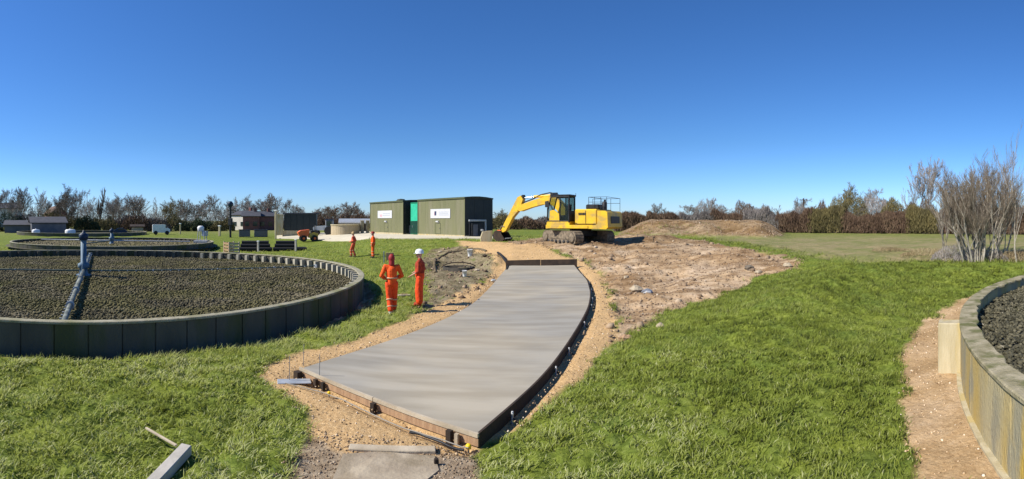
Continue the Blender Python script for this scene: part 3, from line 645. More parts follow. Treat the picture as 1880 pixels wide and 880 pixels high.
def build_tanks():
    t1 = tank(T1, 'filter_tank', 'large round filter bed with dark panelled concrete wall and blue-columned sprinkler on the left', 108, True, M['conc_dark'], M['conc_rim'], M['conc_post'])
    tank(T2, 'filter_tank', 'round filter bed behind the large left one, with a small blue column', 84, True, M['conc_dark'], M['conc_rim'], M['conc_post'])
    tank(T3, 'filter_tank', 'farthest low round filter bed, beyond the one with the small blue column', 84, False, M['conc_dark'], M['conc_rim'])
    tr = tank(TR, 'filter_tank', 'round tank at the right edge with yellow lichen-stained wall and mossy rim', 44, False, M['conc_stain'], M['moss_rim'], None, .2, .27)
    ob = link('stone_bed_skirt', arc_box(TR['R']-.01, TR['R']+.07, PI*.3, PI*1.35, -.3, .03, 90).mesh('toe'), M['conc_block'], tr)
    ob.name = 'wall_toe'
    # the square buttress on its outer face
    p = at(1757, 8.45); c = Vector(TR['c']); d = (p.xy-c).normalized(); a = math.atan2(d.y, d.x)
    MB().box((TR['R']+.19, 0, .30), (.40, .34, 1.14), Matrix.Rotation(a, 4, 'Z'), .015).build('buttress', M['conc_block'], tr)
    # stones
    def disc(T, n, rmin, rmax, R, size, keep):
        q = np.sqrt(RNG.uniform(0, 1, n))*(T['R']-.24); a = RNG.uniform(0, 2*PI, n)
        x = T['c'][0]+q*np.cos(a); y = T['c'][1]+q*np.sin(a); d = np.hypot(x, y); px = 940+F*np.arctan2(x, y)
        k = (d > rmin) & (d < rmax) & (px > -160) & (px < 2050) & keep(x, y)
        return x[k]-T['c'][0], y[k]-T['c'][1], d[k]
    tru = lambda x, y: np.ones(x.shape, bool)
    x, y, d = disc(T1, 90000, 0, 16.5, 0, 0, tru); z = T1['bed']+.012+.035*fbm(x, y, .8, 3, 5)+RNG.uniform(-.015, .025, len(x))
    tn = np.clip(.45+.35*fbm(x, y, .7, 3, 9)+RNG.uniform(-.35, .4, len(x)), 0, 1)
    rocks('stones', np.c_[x, y, z], RNG.uniform(.05, .105, len(x)), M['rock_bed'], t1, tonef=tn)
    x, y, d = disc(T1, 42000, 16.5, 60, 0, 0, tru); z = T1['bed']+.012+.035*fbm(x, y, .8, 3, 5)+RNG.uniform(-.015, .025, len(x))
    tn = np.clip(.42+.35*fbm(x, y, .7, 3, 9)+RNG.uniform(-.35, .4, len(x)), 0, 1)
    rocks('stones', np.c_[x, y, z], RNG.uniform(.08, .14, len(x)), M['rock_bed'], t1, octa=True, tonef=tn)
    x, y, d = disc(TR, 90000, 0, 26, 0, 0, tru); z = TR['bed']+.0+.03*fbm(x, y, .9, 3, 6)+RNG.uniform(-.015, .03, len(x))
    # stones banked up against the near rim
    wx, wy = x+TR['c'][0], y+TR['c'][1]; q = np.hypot(x, y)
    z = z + .20*sstep(TR['R']-.75, TR['R']-.25, q)*(wy < 3.0)
    tn = np.clip(.42+.25*fbm(x, y, .7, 3, 9)+RNG.uniform(-.4, .3, len(x))+(RNG.uniform(0, 1, len(x)) > .985)*.5, 0, 1)
    rocks('stones', np.c_[x, y, z], RNG.uniform(.05, .095, len(x)), M['rock_right'], tr, tonef=tn)
    x, y, d = disc(T2, 9000, 0, 80, 0, 0, tru); z = T2['bed']+RNG.uniform(-.02, .05, len(x))
    link_t2 = [o for o in COL.objects if o.name == 'filter_tank.001'][0]
    rocks('stones', np.c_[x, y, z], RNG.uniform(.2, .32, len(x)), M['rock_bed'], link_t2, octa=True, tonef=np.clip(.6+RNG.uniform(-.3, .4, len(x)), 0, 1))
def distributor(T, Rarm, zc, ztop, ang, label, small=False, mcol='blue_paint', marm='arm'):
    t = empty('sprinkler', (T['c'][0], T['c'][1], T['bed']-.05), ang, label, 'sprinkler', 'rotary sprinklers on the filter beds')
    zb = T['bed']-.05; zz = zc-zb; zt = ztop-zb
    MB().lathe([(.34, 0), (.34, .12), (.20, .16), (.17, zz+.10), (.26, zz+.13), (.26, zz+.30), (.13, zz+.36), (.13, zt-.35)], n=20).build('column', M[mcol], t)
    MB().lathe([(.14, zt-.35), (.20, zt-.32), (.22, zt-.10), (.12, zt-.04), (.05, zt+.02), (.03, zt+.10), (0, zt+.11)], n=18).build('head', M['blue_dark'], t)
    MB().tube([(.24, .02, zz-.1), (.22, 0, zz+.5), (.13, 0, zt-.5)], .035, 8).build('feed_pipe', M[mcol], t)
    for k in range(4):
        a = k*PI/2; T4 = Matrix.Rotation(a, 4, 'Z'); rad = .09 if k % 2 == 0 else .035; mm = marm if k % 2 == 0 else 'arm_teal'
        if small: rad = .06
        mb = MB(); mb.tube([(.2, 0, zz), (Rarm*.5, 0, zz), (Rarm*.5+.05, 0, zz), (Rarm, 0, zz-.01)], [rad, rad, rad*.82, rad*.8], 10, T4)
        arm = mb.build('arm', M[mm], t)
        if small: continue
        mb = MB()
        for q in range(26):
            xx = .8+q*(Rarm-1.0)/26; mb.box((xx, -rad-.02, zz-.02), (.05, .05, .03), T4)
        mb.build('nozzle_row', M['galv'], arm); arm.children[0]['kind'] = 'stuff'
        for q in (.28, .55, .8):
            MB().tube([(Rarm*q, 0, zz), (Rarm*q+.04, 0, zz)], rad*1.35, 10, T4).build('clamp', M['galv'], arm)
        MB().box((Rarm+.02, 0, zz-.02), (.05, .28, .14), T4).build('end_plate', M['galv'], arm)
    if not small:
        for k in range(2):
            T4 = Matrix.Rotation(k*PI, 4, 'Z'); MB().tube([(.1, 0, zt-.45), (1.9, 0, zz+.10)], .012, 5, T4).build('stay_rod', M[mcol], t)
    return t

# ------------------------------------------------------------------ grass and loose stones
def blades(name, n, rlo, rhi, dens_exp, hlo, hhi, wid, seg, spread=.05, per=7):
    az = RNG.uniform(math.radians(-74), math.radians(74), n); u = RNG.uniform(0, 1, n)
    if dens_exp == 2: r = np.sqrt(rlo**2+(rhi**2-rlo**2)*u)
    elif dens_exp == 1: r = rlo+(rhi-rlo)*u
    else: r = rlo*(rhi/rlo)**u
    x = r*np.sin(az); y = r*np.cos(az)
    sand, dirt, path, dry, pit, rp = zones(x, y)
    ds = sdist(SLAB, x, y); ok = (np.maximum(np.maximum(sand, dirt), path) < RNG.uniform(.1, .75, n)) & (ds > .25) & (dry < RNG.uniform(.2, 1, n))
    for T in (T1, T2, T3, TR): ok &= np.hypot(x-T['c'][0], y-T['c'][1]) > T['R']+.05
    ok &= sdist(APRON, x, y) > .1
    clump = fbm(x, y, 3.0, 3, 80)
    ok &= RNG.uniform(-1.5, .4, n) < clump
    x, y, r, clump, dry = x[ok], y[ok], r[ok], clump[ok], dry[ok]; n = len(x); z = ground_h(x, y)-.01
    right = sstep(-1, 3, x-0.05*y)
    x = np.repeat(x, per)+RNG.normal(0, spread, n*per); y = np.repeat(y, per)+RNG.normal(0, spread, n*per); z = np.repeat(z, per); cl = np.repeat(clump, per)
    N = n*per; h = RNG.uniform(hlo, hhi, N)*(1+.75*cl); a = RNG.uniform(0, 2*PI, N); lean = RNG.uniform(.3, 1.6, N)*h
    wind = np.array([.25, .1]); dx = np.cos(a)*lean+wind[0]*h; dy = np.sin(a)*lean+wind[1]*h
    b = a+RNG.uniform(.8, 2.2, N); wx, wy = np.cos(b)*wid*.5, np.sin(b)*wid*.5; wr = np.repeat(np.clip(r/rlo, 1, 3)**.5, per); wx *= wr; wy *= wr
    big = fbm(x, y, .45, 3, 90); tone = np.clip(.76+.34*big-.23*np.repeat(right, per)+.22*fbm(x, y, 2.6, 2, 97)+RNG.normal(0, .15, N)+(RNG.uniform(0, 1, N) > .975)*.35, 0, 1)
    if seg == 2:
        V = np.empty((N, 5, 3)); V[:, 0] = np.c_[x-wx, y-wy, z]; V[:, 1] = np.c_[x+wx, y+wy, z]
        mx, my, mz = x+dx*.4, y+dy*.4, z+h*.62; V[:, 2] = np.c_[mx+wx*.75, my+wy*.75, mz]; V[:, 3] = np.c_[mx-wx*.75, my-wy*.75, mz]; V[:, 4] = np.c_[x+dx, y+dy, z+h*.95]
        i = np.arange(N)[:, None]*5; Fc = np.concatenate([i+np.array([0, 1, 2]), i+np.array([0, 2, 3]), i+np.array([3, 2, 4])], 1).reshape(-1, 3)
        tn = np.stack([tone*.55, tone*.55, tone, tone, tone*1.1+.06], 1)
    else:
        V = np.empty((N, 3, 3)); V[:, 0] = np.c_[x-wx, y-wy, z]; V[:, 1] = np.c_[x+wx, y+wy, z]; V[:, 2] = np.c_[x+dx, y+dy, z+h]
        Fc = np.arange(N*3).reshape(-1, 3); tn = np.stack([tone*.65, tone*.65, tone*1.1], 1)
    tag(link(name, np_mesh(name, V.reshape(-1, 3), Fc, np.clip(tn, 0, 1).ravel()), M['grass']), label='short green grass blades over the banks and verges', cat='grass', kind='stuff')
def scatter(n, P, rlo=0, pad=0.0, seedn=0):
    P = np.asarray(P); lo = P.min(0); hi = P.max(0); x = RNG.uniform(lo[0], hi[0], n); y = RNG.uniform(lo[1], hi[1], n)
    ok = sdist(P, x, y) < pad; x, y = x[ok], y[ok]; ok = sdist(SLAB, x, y) > .12; return x[ok], y[ok]
def build_loose():
    x, y = scatter(20000, Z_SAND, pad=.1); r = np.hypot(x, y); k = RNG.uniform(0, 1, len(x)) < np.clip(9/r, 0, 1)**2; x, y, r = x[k], y[k], r[k]
    s = RNG.uniform(.015, .045, len(x))*np.clip(r/9, 1, 1.6); z = ground_h(x, y)+s*.12
    tag(rocks('gravel', np.c_[x, y, z], s, M['gravel'], octa=True), 'loose yellow limestone gravel round the new path', 'gravel')
    x, y = scatter(16000, Z_DIRT, pad=.2); r = np.hypot(x, y); k = RNG.uniform(0, 1, len(x)) < np.clip(15/r, 0, 1)**1.2; x, y, r = x[k], y[k], r[k]
    s = RNG.uniform(.03, .10, len(x))*(1+(RNG.uniform(0, 1, len(x)) > .975)*2.0); z = ground_h(x, y)+s*.1
    tag(rocks('soil_clods', np.c_[x, y, z], s, M['soil'], tonef=np.clip(RNG.normal(.5, .2, len(x)), 0, 1)), 'scattered clods on the churned bare soil', 'soil')
    x, y = scatter(3500, Z_RP, pad=.1); s = RNG.uniform(.015, .05, len(x)); z = ground_h(x, y)+s*.1
    tag(rocks('path_chippings', np.c_[x, y, z], s, M['gravel'], octa=True), 'pale chippings on the worn path beside the right tank', 'gravel')
    x, y = scatter(1500, Z_PATH, pad=.1); s = RNG.uniform(.012, .04, len(x)); z = ground_h(x, y)+s*.1
    tag(rocks('path_stones', np.c_[x, y, z], s, M['soil'], octa=True), 'small stones in the trodden earth at the bottom of the view', 'gravel')
    x, y = scatter(2600, Z_PIT, pad=.3); s = RNG.uniform(.03, .10, len(x))*(1+(RNG.uniform(0, 1, len(x)) > .95)*1.8); z = ground_h(x, y)+s*.1
    tag(rocks('pit_rubble', np.c_[x, y, z], s, M['soil'], octa=True, tonef=np.clip(RNG.normal(.32, .22, len(x)), 0, 1)), 'rubble and clods round the dug pit left of the path', 'rubble')
    # soil heap clods
    n = 3200; px = RNG.uniform(1130, 1450, n); r = RNG.uniform(41, 49, n); th = (px-940)/F; x, y = r*np.sin(th), r*np.cos(th); k = mound(x, y) > .15; x, y = x[k], y[k]
    s = RNG.uniform(.05, .17, len(x)); z = ground_h(x, y)+s*.05
    tag(rocks('heap_clods', np.c_[x, y, z], s, M['soil'], octa=True, tonef=np.clip(RNG.normal(.6, .16, len(x)), 0, 1)), 'lumps of earth on the long soil heap', 'soil')

APRON = np.array([tuple(at(p, r).xy) for p, r in [(508,66),(508,58.5),(560,54),(605,48),(650,43.5),(720,40.6),(800,39.0),(856,37.8),(905,37.5),(905,50),(853,60),(680,66),(600,68)]])
def build_apron():
    n = len(APRON); V = [(x, y, float(base_h(x, y))+.07) for x, y in APRON]; c = APRON.mean(0)
    # a dense sheet following the slope
    Q = []; idx = {}; Fc = []; lo = APRON.min(0); hi = APRON.max(0); st = 1.0
    m = 16; ring = resample(np.vstack([APRON, APRON[:1]]), 121)[:-1]; V = []; k = len(ring)
    for i in range(m+1):
        f = i/m
        for p in ring: q = c*(1-f)+p*f; V.append((q[0], q[1], float(base_h(q[0], q[1]))+.06))
    V += [(x, y, z-.3) for x, y, z in V[m*k:]]
    for i in range(m+1):
        for j in range(k): Fc.append((i*k+j, (i+1)*k+j, (i+1)*k+(j+1) % k, i*k+(j+1) % k))
    me = bpy.data.meshes.new('paved_apron'); me.from_pydata(V, [], Fc); me.update(); tag(link('paved_apron', me, M['apron']), kind='structure')

# ================================================================== KIOSKS
KO = at(853, 42.0, 0); KX = Vector((.7454, -.6666)); KY = Vector((.6666, .7454)); KL = 15.8; KZ = 1.20
KORG = Vector((KO.x-KX.x*KL, KO.y-KX.y*KL))
def ks(px):
    """distance along the kiosk front where a bearing meets it"""
    th = (px-940)/F; d = Vector((math.sin(th), math.cos(th))); a = KORG
    return (a.x*d.y-a.y*d.x)/(KX.y*d.x-KX.x*d.y)
def kiosk(name, label, x0, x1, dep, H, back=0.0):
    rz = math.atan2(KX.y, KX.x); t = empty(name, (KORG.x, KORG.y, KZ), rz, label, 'kiosk', 'green equipment kiosks by the paved apron')
    ln = x1-x0; MB().box(((x0+x1)/2, dep/2, .04), (ln+.1, dep+.1, .22)).build('plinth', M['conc_block'], t)
    n = max(2, round(ln/1.05)); w_ = ln/n; pm = MB().box((0, .04, .15+(H-.15)/2), (w_-.012, .08, H-.15)).mesh('kiosk_panel'); pm.materials.append(M['kiosk'])
    for i in range(n): link('wall_panel', pm, None, t, (x0+w_*(i+.5), 0, 0))
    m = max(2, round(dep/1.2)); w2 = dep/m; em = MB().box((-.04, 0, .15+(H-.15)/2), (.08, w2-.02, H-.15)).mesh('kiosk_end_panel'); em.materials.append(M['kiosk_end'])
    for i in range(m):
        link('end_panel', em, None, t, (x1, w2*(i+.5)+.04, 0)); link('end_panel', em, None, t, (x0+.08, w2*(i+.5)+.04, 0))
    MB().box(((x0+x1)/2, dep/2+.05, .1+(H-.15)/2), (ln-.12, dep-.1, H-.2)).build('inner_shell', M['dark_in'], t)
    # slightly crowned roof with a fascia
    mb = MB(); prof = [(-.06, H-.02), (-.06, H+.09), (dep*.25, H+.17), (dep*.5, H+.20), (dep*.75, H+.17), (dep+.06, H+.09), (dep+.06, H-.02)]
    vs = [(x0-.06, y, z) for y, z in prof]+[(x1+.06, y, z) for y, z in prof]; k = len(prof)
    mb.add(vs, [tuple(range(k-1, -1, -1)), tuple(range(k, 2*k))]+[(i, (i+1) % k, (i+1) % k+k, i+k) for i in range(k)]); mb.build('roof', M['kiosk_roof'], t)
    MB().box(((x0+x1)/2, -.075, H+.02), (ln+.16, .03, .13)).build('fascia', M['kiosk_trim'], t)
    for x in (x0, x1): MB().box((x, -.015, .1+H/2), (.09, .035, H-.15)).build('corner_trim', M['kiosk'], t)
    return t, rz
def build_kiosks():
    H = 3.42; a0, a1, b0 = 0.0, ks(740), ks(768); dep = 3.5
    tA, rz = kiosk('equipment_kiosk', 'smaller olive green equipment kiosk left of the dark gap, small white sign on front', a0, a1, dep, H)
    tB, _ = kiosk('equipment_kiosk', 'large olive green equipment kiosk right of the gap, with dark end wall near the excavator', b0, KL, dep, H)
    T = Matrix.Translation((KORG.x, KORG.y, KZ)) @ Matrix.Rotation(rz, 4, 'Z')
    MB().lathe([(.5, 0), (.5, .12), (.38, .25), (0, .30)], c=((ks(715)+ks(732))/2, .9, H+.05), n=16).build('roof_cowl', M['kiosk_roof'], tA)
    def board(nm, px0, px1, zt, zb, label, marks):
        x0, x1 = ks(px0), ks(px1); t = empty(nm, T @ Vector(((x0+x1)/2, -.03, (zt+zb)/2)), rz, label, 'sign', 'white signs on the green kiosks'); w_, h_ = x1-x0, zt-zb
        MB().box((0, 0, 0), (w_, .03, h_), None, .004).build('board', M['sign'], t)
        for cx, cz, ww, hh, mm in marks: MB().box((cx*w_, -.017, cz*h_), (ww*w_, .004, hh*h_)).build('print', M[mm], t)
    board('kiosk_sign', 694, 720, 2.52, 1.70, 'small white sign on the left green kiosk', [(-.26, -.16, .16, .30, 'mark_pink'), (.12, .12, .5, .09, 'mark_grey'), (.12, -.12, .5, .09, 'mark_grey')])
    board('kiosk_sign', 791, 827, 2.52, 1.66, 'wider white sign with a dark blue emblem on the right green kiosk', [(-.24, .03, .10, .46, 'mark_blue'), (-.30, -.02, .03, .3, 'mark_pink'), (.18, .16, .5, .08, 'mark_grey'), (.18, 0, .44, .08, 'mark_grey'), (.18, -.16, .5, .08, 'mark_grey')])
    for tt, px in ((tA, 709), (tB, 804)):
        x = ks(px); mb = MB(); mb.prism([(0, 0), (-.16, -.02), (-.16, -.10), (0, -.22)], -.17, .17, Matrix.Translation((x, 0, 1.42)) @ Matrix.Rotation(PI/2, 4, 'Z')); mb.build('vent_hood', M['sign'], tt)
        mb = MB(); x1_ = x+.55
        for c, d in (((x, -.006, 1.18), (.75, .016, .03)), ((x, -.006, .22), (.75, .016, .03)), ((x-.39, -.006, .70), (.03, .016, .99)), ((x+.39, -.006, .70), (.03, .016, .99))): mb.box(c, d)
        hb = mb.build('hatch_frame', M['kiosk_trim'], tt); MB().box((x+.28, -.03, .72), (.03, .04, .12)).build('handle', M['steel'], hb)
    # the emerald cabinet standing in the gap
    g0, g1 = a1, b0; t = empty('green_cabinet', T @ Vector(((g0+g1)/2, .12, 0)), rz, 'tall emerald green cabinet standing in the gap between the two olive kiosks', 'cabinet')
    w_ = g1-g0; q = ks(751)-(g0+g1)/2; e = w_/2-.05
    MB().box((0, 1.2, 1.7), (w_-.04, .05, 3.3)).build('back_panel', M['dark_in'], t)
    MB().box(((q+e)/2, .30, 1.66), (e-q, .5, 3.2), None, .02).build('cabinet_body', M['emerald'], t)
    MB().box(((q+e)/2-.05, .02, 2.25), ((e-q)*.72, .05, 1.72), None, .015).build('upper_door', M['emerald_light'], t)
    d = MB().box(((q+e)/2, .02, .75), ((e-q)*.94, .05, 1.20), None, .015).build('lower_door', M['emerald_dark'], t)
    MB().box(((q+e)/2-.3, -.02, .85), (.04, .04, .2)).build('handle', M['steel'], d)
    MB().box((-e+.25, .7, .5), (.34, .34, .9), None, .02).build('pump_box', M['greyclad'], t)
    MB().box((-e+.08, .05, 1.65), (.06, .06, 3.2)).build('post', M['black'], t)
    # grey steel frame and cabinet in front of the dark end wall
    t = empty('goalpost_stand', T @ Vector((KL+.45, .2, -.02)), rz, 'pale grey steel goalpost stand in front of the dark kiosk end wall', 'frame')
    MB().box((0, .95, 1.47), (.12, 2.1, .16), None, .01).build('crossbar', M['galv'], t)
    for y in (1.93, ): MB().box((0, y, .72), (.12, .13, 1.33)).build('post', M['galv'], t)
    MB().box((0, -.05, .72), (.05, .06, 1.33)).build('post', M['black'], t)
    t = empty('control_cabinet', T @ Vector((KL+.28, 1.1, -.02)), rz, 'dark grey control cabinet under the pale steel frame beside the large kiosk', 'cabinet')
    MB().box((0, .1, .62), (.3, 1.4, 1.2), None, .02).build('body', M['black'], t); MB().box((.16, -.2, .62), (.02, .55, 1.0)).build('door', M['greyclad'], t); MB().box((.16, .45, .62), (.02, .6, 1.0)).build('door', M['black'], t)
    p = at(893.5, 34.6); t = empty('concrete_block', (p.x, p.y, zg(p.x, p.y)-.03), .15, 'pale cream concrete block between the kiosk and the excavator bucket', 'block')
    MB().prism([(-.42, 0), (.36, 0), (.40, .82), (-.30, .78), (-.46, .30)], -.3, .3).build('body', M['conc_block'], t)
    MB().box((-.33, 0, .86), (.18, .3, .14), None, .02).build('lifting_lug', M['galv'], t)

# ================================================================== EXCAVATOR
def build_excavator():
    c = at(1066, 31.6); a = (1066-940)/F; ta = math.radians(23)
    fw = Vector((-math.cos(a), math.sin(a)))*math.cos(ta)+Vector((math.sin(a), math.cos(a)))*math.sin(ta)
    rz = math.atan2(fw.y, fw.x); z0 = float(base_h(c.x, c.y))-.02
    t = empty('excavator', (c.x, c.y, z0), rz, 'big yellow tracked excavator with its boom folded down by the kiosk', 'excavator')
    Y = M['yellow']; B = M['black']
    # undercarriage, turned relative to the upper works
    R = Matrix.Rotation(math.radians(-33), 4, 'Z') @ Matrix.Translation((.35, 0, 0))
    for s in (1, -1):
        prof = []
        L, r = 1.62, .42
        for k in range(9): th = PI/2+PI*k/8; prof.append((-L+r*math.cos(th), r+.0+r*math.sin(th)))
        for k in range(9): th = -PI/2+PI*k/8; prof.append((L+r*math.cos(th), r+r*math.sin(th)))
        tr = MB().prism(prof, s*1.22-.29, s*1.22+.29, R).build('track', M['track'], t)
        # grouser plates round the belt
        path = [(-L+.0+2*L*k/17, 0.0, 0) for k in range(18)]+[(L+r*math.sin(PI*k/7), r-r*math.cos(PI*k/7), PI*k/7) for k in range(1, 7)]+[(L-2*L*k/17, 2*r, PI) for k in range(18)]+[(-L-r*math.sin(PI*k/7), r+r*math.cos(PI*k/7), PI+PI*k/7) for k in range(1, 7)]
        mb = MB()
        for x, z, th in path: mb.box((0, 0, 0), (.15, .60, .05), R @ Matrix.Translation((x, s*1.22, z)) @ Matrix.Rotation(-th, 4, 'Y'))
        mb.build('track_pads', M['track'], tr)['kind'] = 'stuff'
        for x in (-L, L): MB().lathe([(0, 0), (.30, 0), (.32, .05), (.2, .07), (0, .08)], n=16, T=R @ Matrix.Translation((x, s*1.52, r)) @ Matrix.Rotation(-s*PI/2, 4, 'X')).build('drive_wheel', M['track'], tr)
        mb = MB()
        for k in range(6): mb.lathe([(0, 0), (.11, 0), (.12, .04), (0, .06)], n=10, T=R @ Matrix.Translation((-1.2+.48*k, s*1.52, .17)) @ Matrix.Rotation(-s*PI/2, 4, 'X'))
        mb.build('roller_row', B, tr)['kind'] = 'stuff'
        MB().box((0, s*1.52, .46), (2.5, .05, .22), R).build('track_guard', M['track'] if s > 0 else B, tr)
    MB().box((0, 0, .62), (1.9, 2.1, .34), R, .05).build('undercarriage', B, t)
    MB().lathe([(.72, .74), (.72, 1.0)], n=28).build('slew_ring', B, t)
    # upper works (x forward, y to the cab side)
    MB().prism([(1.85, 1.0), (1.85, 1.24), (-1.5, 1.24), (-1.7, 1.30), (-1.7, 1.0)], -1.42, 1.42).build('deck', Y, t)
    MB().box((.3, 1.445, 1.10), (2.8, .04, .17), None, .01).build('side_skirt', Y, t)
    eng = MB().box((-.95, 0, 1.74), (1.5, 2.86, .98), None, .07).build('engine_housing', Y, t)
    MB().box((-.95, 1.445, 1.74), (.02, .02, .8)).build('door_seam', B, eng)
    mb = MB()
    for k in range(5): mb.box((-.50-.10*k, 1.44, 1.93), (.07, .02, .15))
    mb.build('fleet_marks', B, eng)
    MB().box((-.28, 1.45, 1.35), (.06, .03, .05)).build('latch', B, eng); MB().box((-.95, 1.45, 1.30), (1.3, .02, .03)).build('stripe', B, eng)
    cw = MB().prism([(-1.72, 1.0), (-1.72, 2.14), (-2.25, 2.12), (-2.38, 2.02), (-2.42, 1.10), (-2.3, .98)], -1.44, 1.44).build('counterweight', M['yellow'], t)
    MB().box((-2.42, 0, 1.55), (.03, 1.7, .45), None, .01).build('rear_grille', B, cw)
    MB().box((-.2, .0, 1.6), (.9, 1.0, .7), None, .04).build('boom_mount_housing', Y, t)
    MB().box((.85, -1.0, 1.55), (1.6, .72, .6), None, .05).build('tool_box', Y, t)
    MB().box((-1.2, .2, 2.38), (.9, 1.5, .32), None, .06).build('engine_cowl', B, t)
    MB().lathe([(.07, 2.3), (.07, 2.85), (.085, 2.86), (.085, 2.9)], c=(-1.45, -.7, 0), n=10).build('exhaust', B, t)
    MB().lathe([(.16, 2.2), (.16, 2.62), (.1, 2.72), (0, 2.74)], c=(-1.9, .6, 0), n=14).build('air_filter', B, t)
    # guard rails on top
    mb = MB()
    def rail(y, x0, x1, z0_, z1_):
        for x in np.linspace(x0, x1, 4): mb.tube([(x, y, z0_), (x, y, z1_)], .016, 5)
        for z in (z1_, (z0_+z1_)/2+.1): mb.tube([(x0, y, z), (x1, y, z)], .014, 5)
    rail(1.3, -1.1, -2.3, 2.15, 2.98); rail(-1.3, -.35, -2.3, 2.15, 2.98)
    for x in (-2.3, -1.1): mb.tube([(x, -1.3, 2.98), (x, 1.3, 2.98)], .014, 5)
    mb.build('guard_rail', B, t)
    MB().tube([(-.2, 1.25, 3.0), (-.2, 1.25, 3.25)], .015, 5).build('aerial', B, t)
    # cab: posts, roof, glass, seat, open floor
    cb = MB().prism([(.18, 1.24), (1.80, 1.24), (1.80, 1.45), (.18, 1.45)], .45, 1.40).build('cab', M['yellow'], t)
    mb = MB(); z1 = 3.04
    for y in (.49, 1.37):
        mb.tube([(.22, y, 1.4), (.22, y, z1)], .055, 6); mb.tube([(.85, y, 1.4), (.85, y, z1)], .04, 6); mb.tube([(1.78, y, 1.4), (1.72, y, 2.2), (1.50, y, z1)], .045, 6)
        mb.tube([(.2, y, z1), (1.52, y, z1)], .06, 6); mb.tube([(.2, y, 1.48), (1.8, y, 1.48)], .05, 6)
    mb.build('cab_frame', B, cb)
    MB().box((.85, .93, z1+.08), (1.45, 1.06, .12), None, .05).build('cab_roof', B, cb)
    MB().box((1.45, .93, z1+.17), (.2, .9, .10), None, .02).build('light_bar', B, cb)
    MB().box((.20, .93, 1.8), (.05, .86, .7)).build('rear_panel', B, cb)
    MB().prism([(.19, 2.18), (.21, 2.18), (.21, 2.98), (.19, 2.98)], .52, 1.34).build('rear_glass', M['cabglass'], cb)
    for y in (.47, 1.39): MB().prism([(.26, 1.55), (.81, 1.55), (.81, 2.98), (.26, 2.98)], y-.008, y+.008).build('side_glass', M['cabglass'], cb)
    MB().prism([(1.79, 1.5), (1.73, 2.2), (1.52, 2.98), (1.50, 2.98), (1.71, 2.2), (1.77, 1.5)], .52, 1.34).build('windscreen', M['cabglass'], cb)
    MB().prism([(.4, 1.45), (.9, 1.45), (.92, 1.85), (.5, 1.88), (.42, 2.55), (.32, 2.55)], .7, 1.15).build('seat', B, cb)
    MB().prism([(.90, 1.5), (1.62, 1.5), (1.57, 2.15), (1.3, 2.2), (.92, 1.95)], 1.30, 1.385).build('cab_door', Y, cb)
    MB().tube([(1.72, 1.46, 1.7), (1.72, 1.46, 2.6)], .02, 5).build('grab_rail', B, cb)
    MB().prism([(1.55, 2.35), (1.85, 2.38), (1.86, 2.75), (1.6, 2.8)], 1.5, 1.53).build('mirror', B, cb)
    # boom, arm, bucket: side profiles
    bm = MB().prism([(.55, 1.5), (.95, 1.35), (1.35, 1.9), (1.95, 2.52), (2.7, 2.62), (3.6, 2.42), (4.45, 2.16), (4.75, 2.25), (4.72, 2.52), (4.3, 2.66), (3.5, 2.90), (2.5, 3.16), (1.75, 3.12), (1.15, 2.60), (.7, 2.0)], -.24, .24).build('boom', Y, t)
    MB().box((2.45, 0, 2.86), (1.0, .5, .22), Matrix.Rotation(0, 4, 'Y'), .03).build('boom_gusset', Y, bm)
    for y in (.34, -.34):
        MB().tube([(1.25, y, 1.35), (1.75, y, 2.05)], .10, 10).build('boom_cylinder', Y, bm); MB().tube([(1.75, y, 2.05), (2.1, y, 2.62)], .055, 8).build('boom_rod', M['chrome'], bm)
    MB().tube([(2.1, 0, 3.22), (3.5, 0, 3.16)], .10, 10).build('arm_cylinder', Y, bm); MB().tube([(3.5, 0, 3.16), (4.40, 0, 3.08)], .05, 8).build('arm_rod', M['chrome'], bm)
    mb = MB()
    for y in (.1, -.1): mb.tube([(1.6, y, 3.2), (2.2, y, 3.42), (2.9, y, 3.30), (3.6, y, 3.0), (4.4, y, 2.75)], .025, 6)
    mb.build('hydraulic_hoses', B, bm); MB().box((1.95, 0, 3.34), (.5, .2, .12), None, .02).build('hose_bracket', B, bm)
    ar = MB().prism([(4.28, 3.0), (4.45, 3.26), (4.72, 3.15), (5.0, 2.5), (5.45, 1.35), (5.62, .78), (5.46, .66), (5.22, .78), (4.85, 1.75), (4.42, 2.30), (4.35, 2.6)], -.19, .19).build('arm', Y, t)
    MB().box((4.33, 0, 3.2), (.16, .26, .22), None, .02).build('arm_pivot', B, ar)
    MB().tube([(4.62, 0, 3.02), (5.10, 0, 2.0)], .085, 10).build('bucket_cylinder', M['yellow_dirty'], ar); MB().tube([(5.10, 0, 2.0), (5.62, 0, 1.12)], .045, 8).build('bucket_rod', M['chrome'], ar)
    MB().tube([(5.36, .16, 1.05), (5.66, .16, 1.10), (5.78, .16, .72)], .05, 8).build('link', M['track'], ar); MB().tube([(5.36, -.16, 1.05), (5.66, -.16, 1.10), (5.78, -.16, .72)], .05, 8).build('link', M['track'], ar)
    bk = MB()
    out = [(5.40, .68), (5.86, .80), (6.02, .62), (5.96, .20), (5.70, .04), (5.30, .04), (5.06, .20)]
    ins = [(5.45, .62), (5.82, .73), (5.94, .58), (5.88, .24), (5.68, .11), (5.34, .11), (5.12, .25)]
    bk.prism(out, .50, .54).prism(out, -.54, -.50)
    n = len(out)
    for i in range(n-1): bk.prism([out[i], out[i+1], ins[i+1], ins[i]], -.5, .5)
    b = bk.build('bucket', M['timber_dark'], t)
    mb = MB()
    for k in range(5): mb.prism([(5.06, .20), (5.12, .26), (4.92, .32)], -.45+.2*k, -.37+.2*k)
    mb.build('bucket_teeth', M['steel'], b)
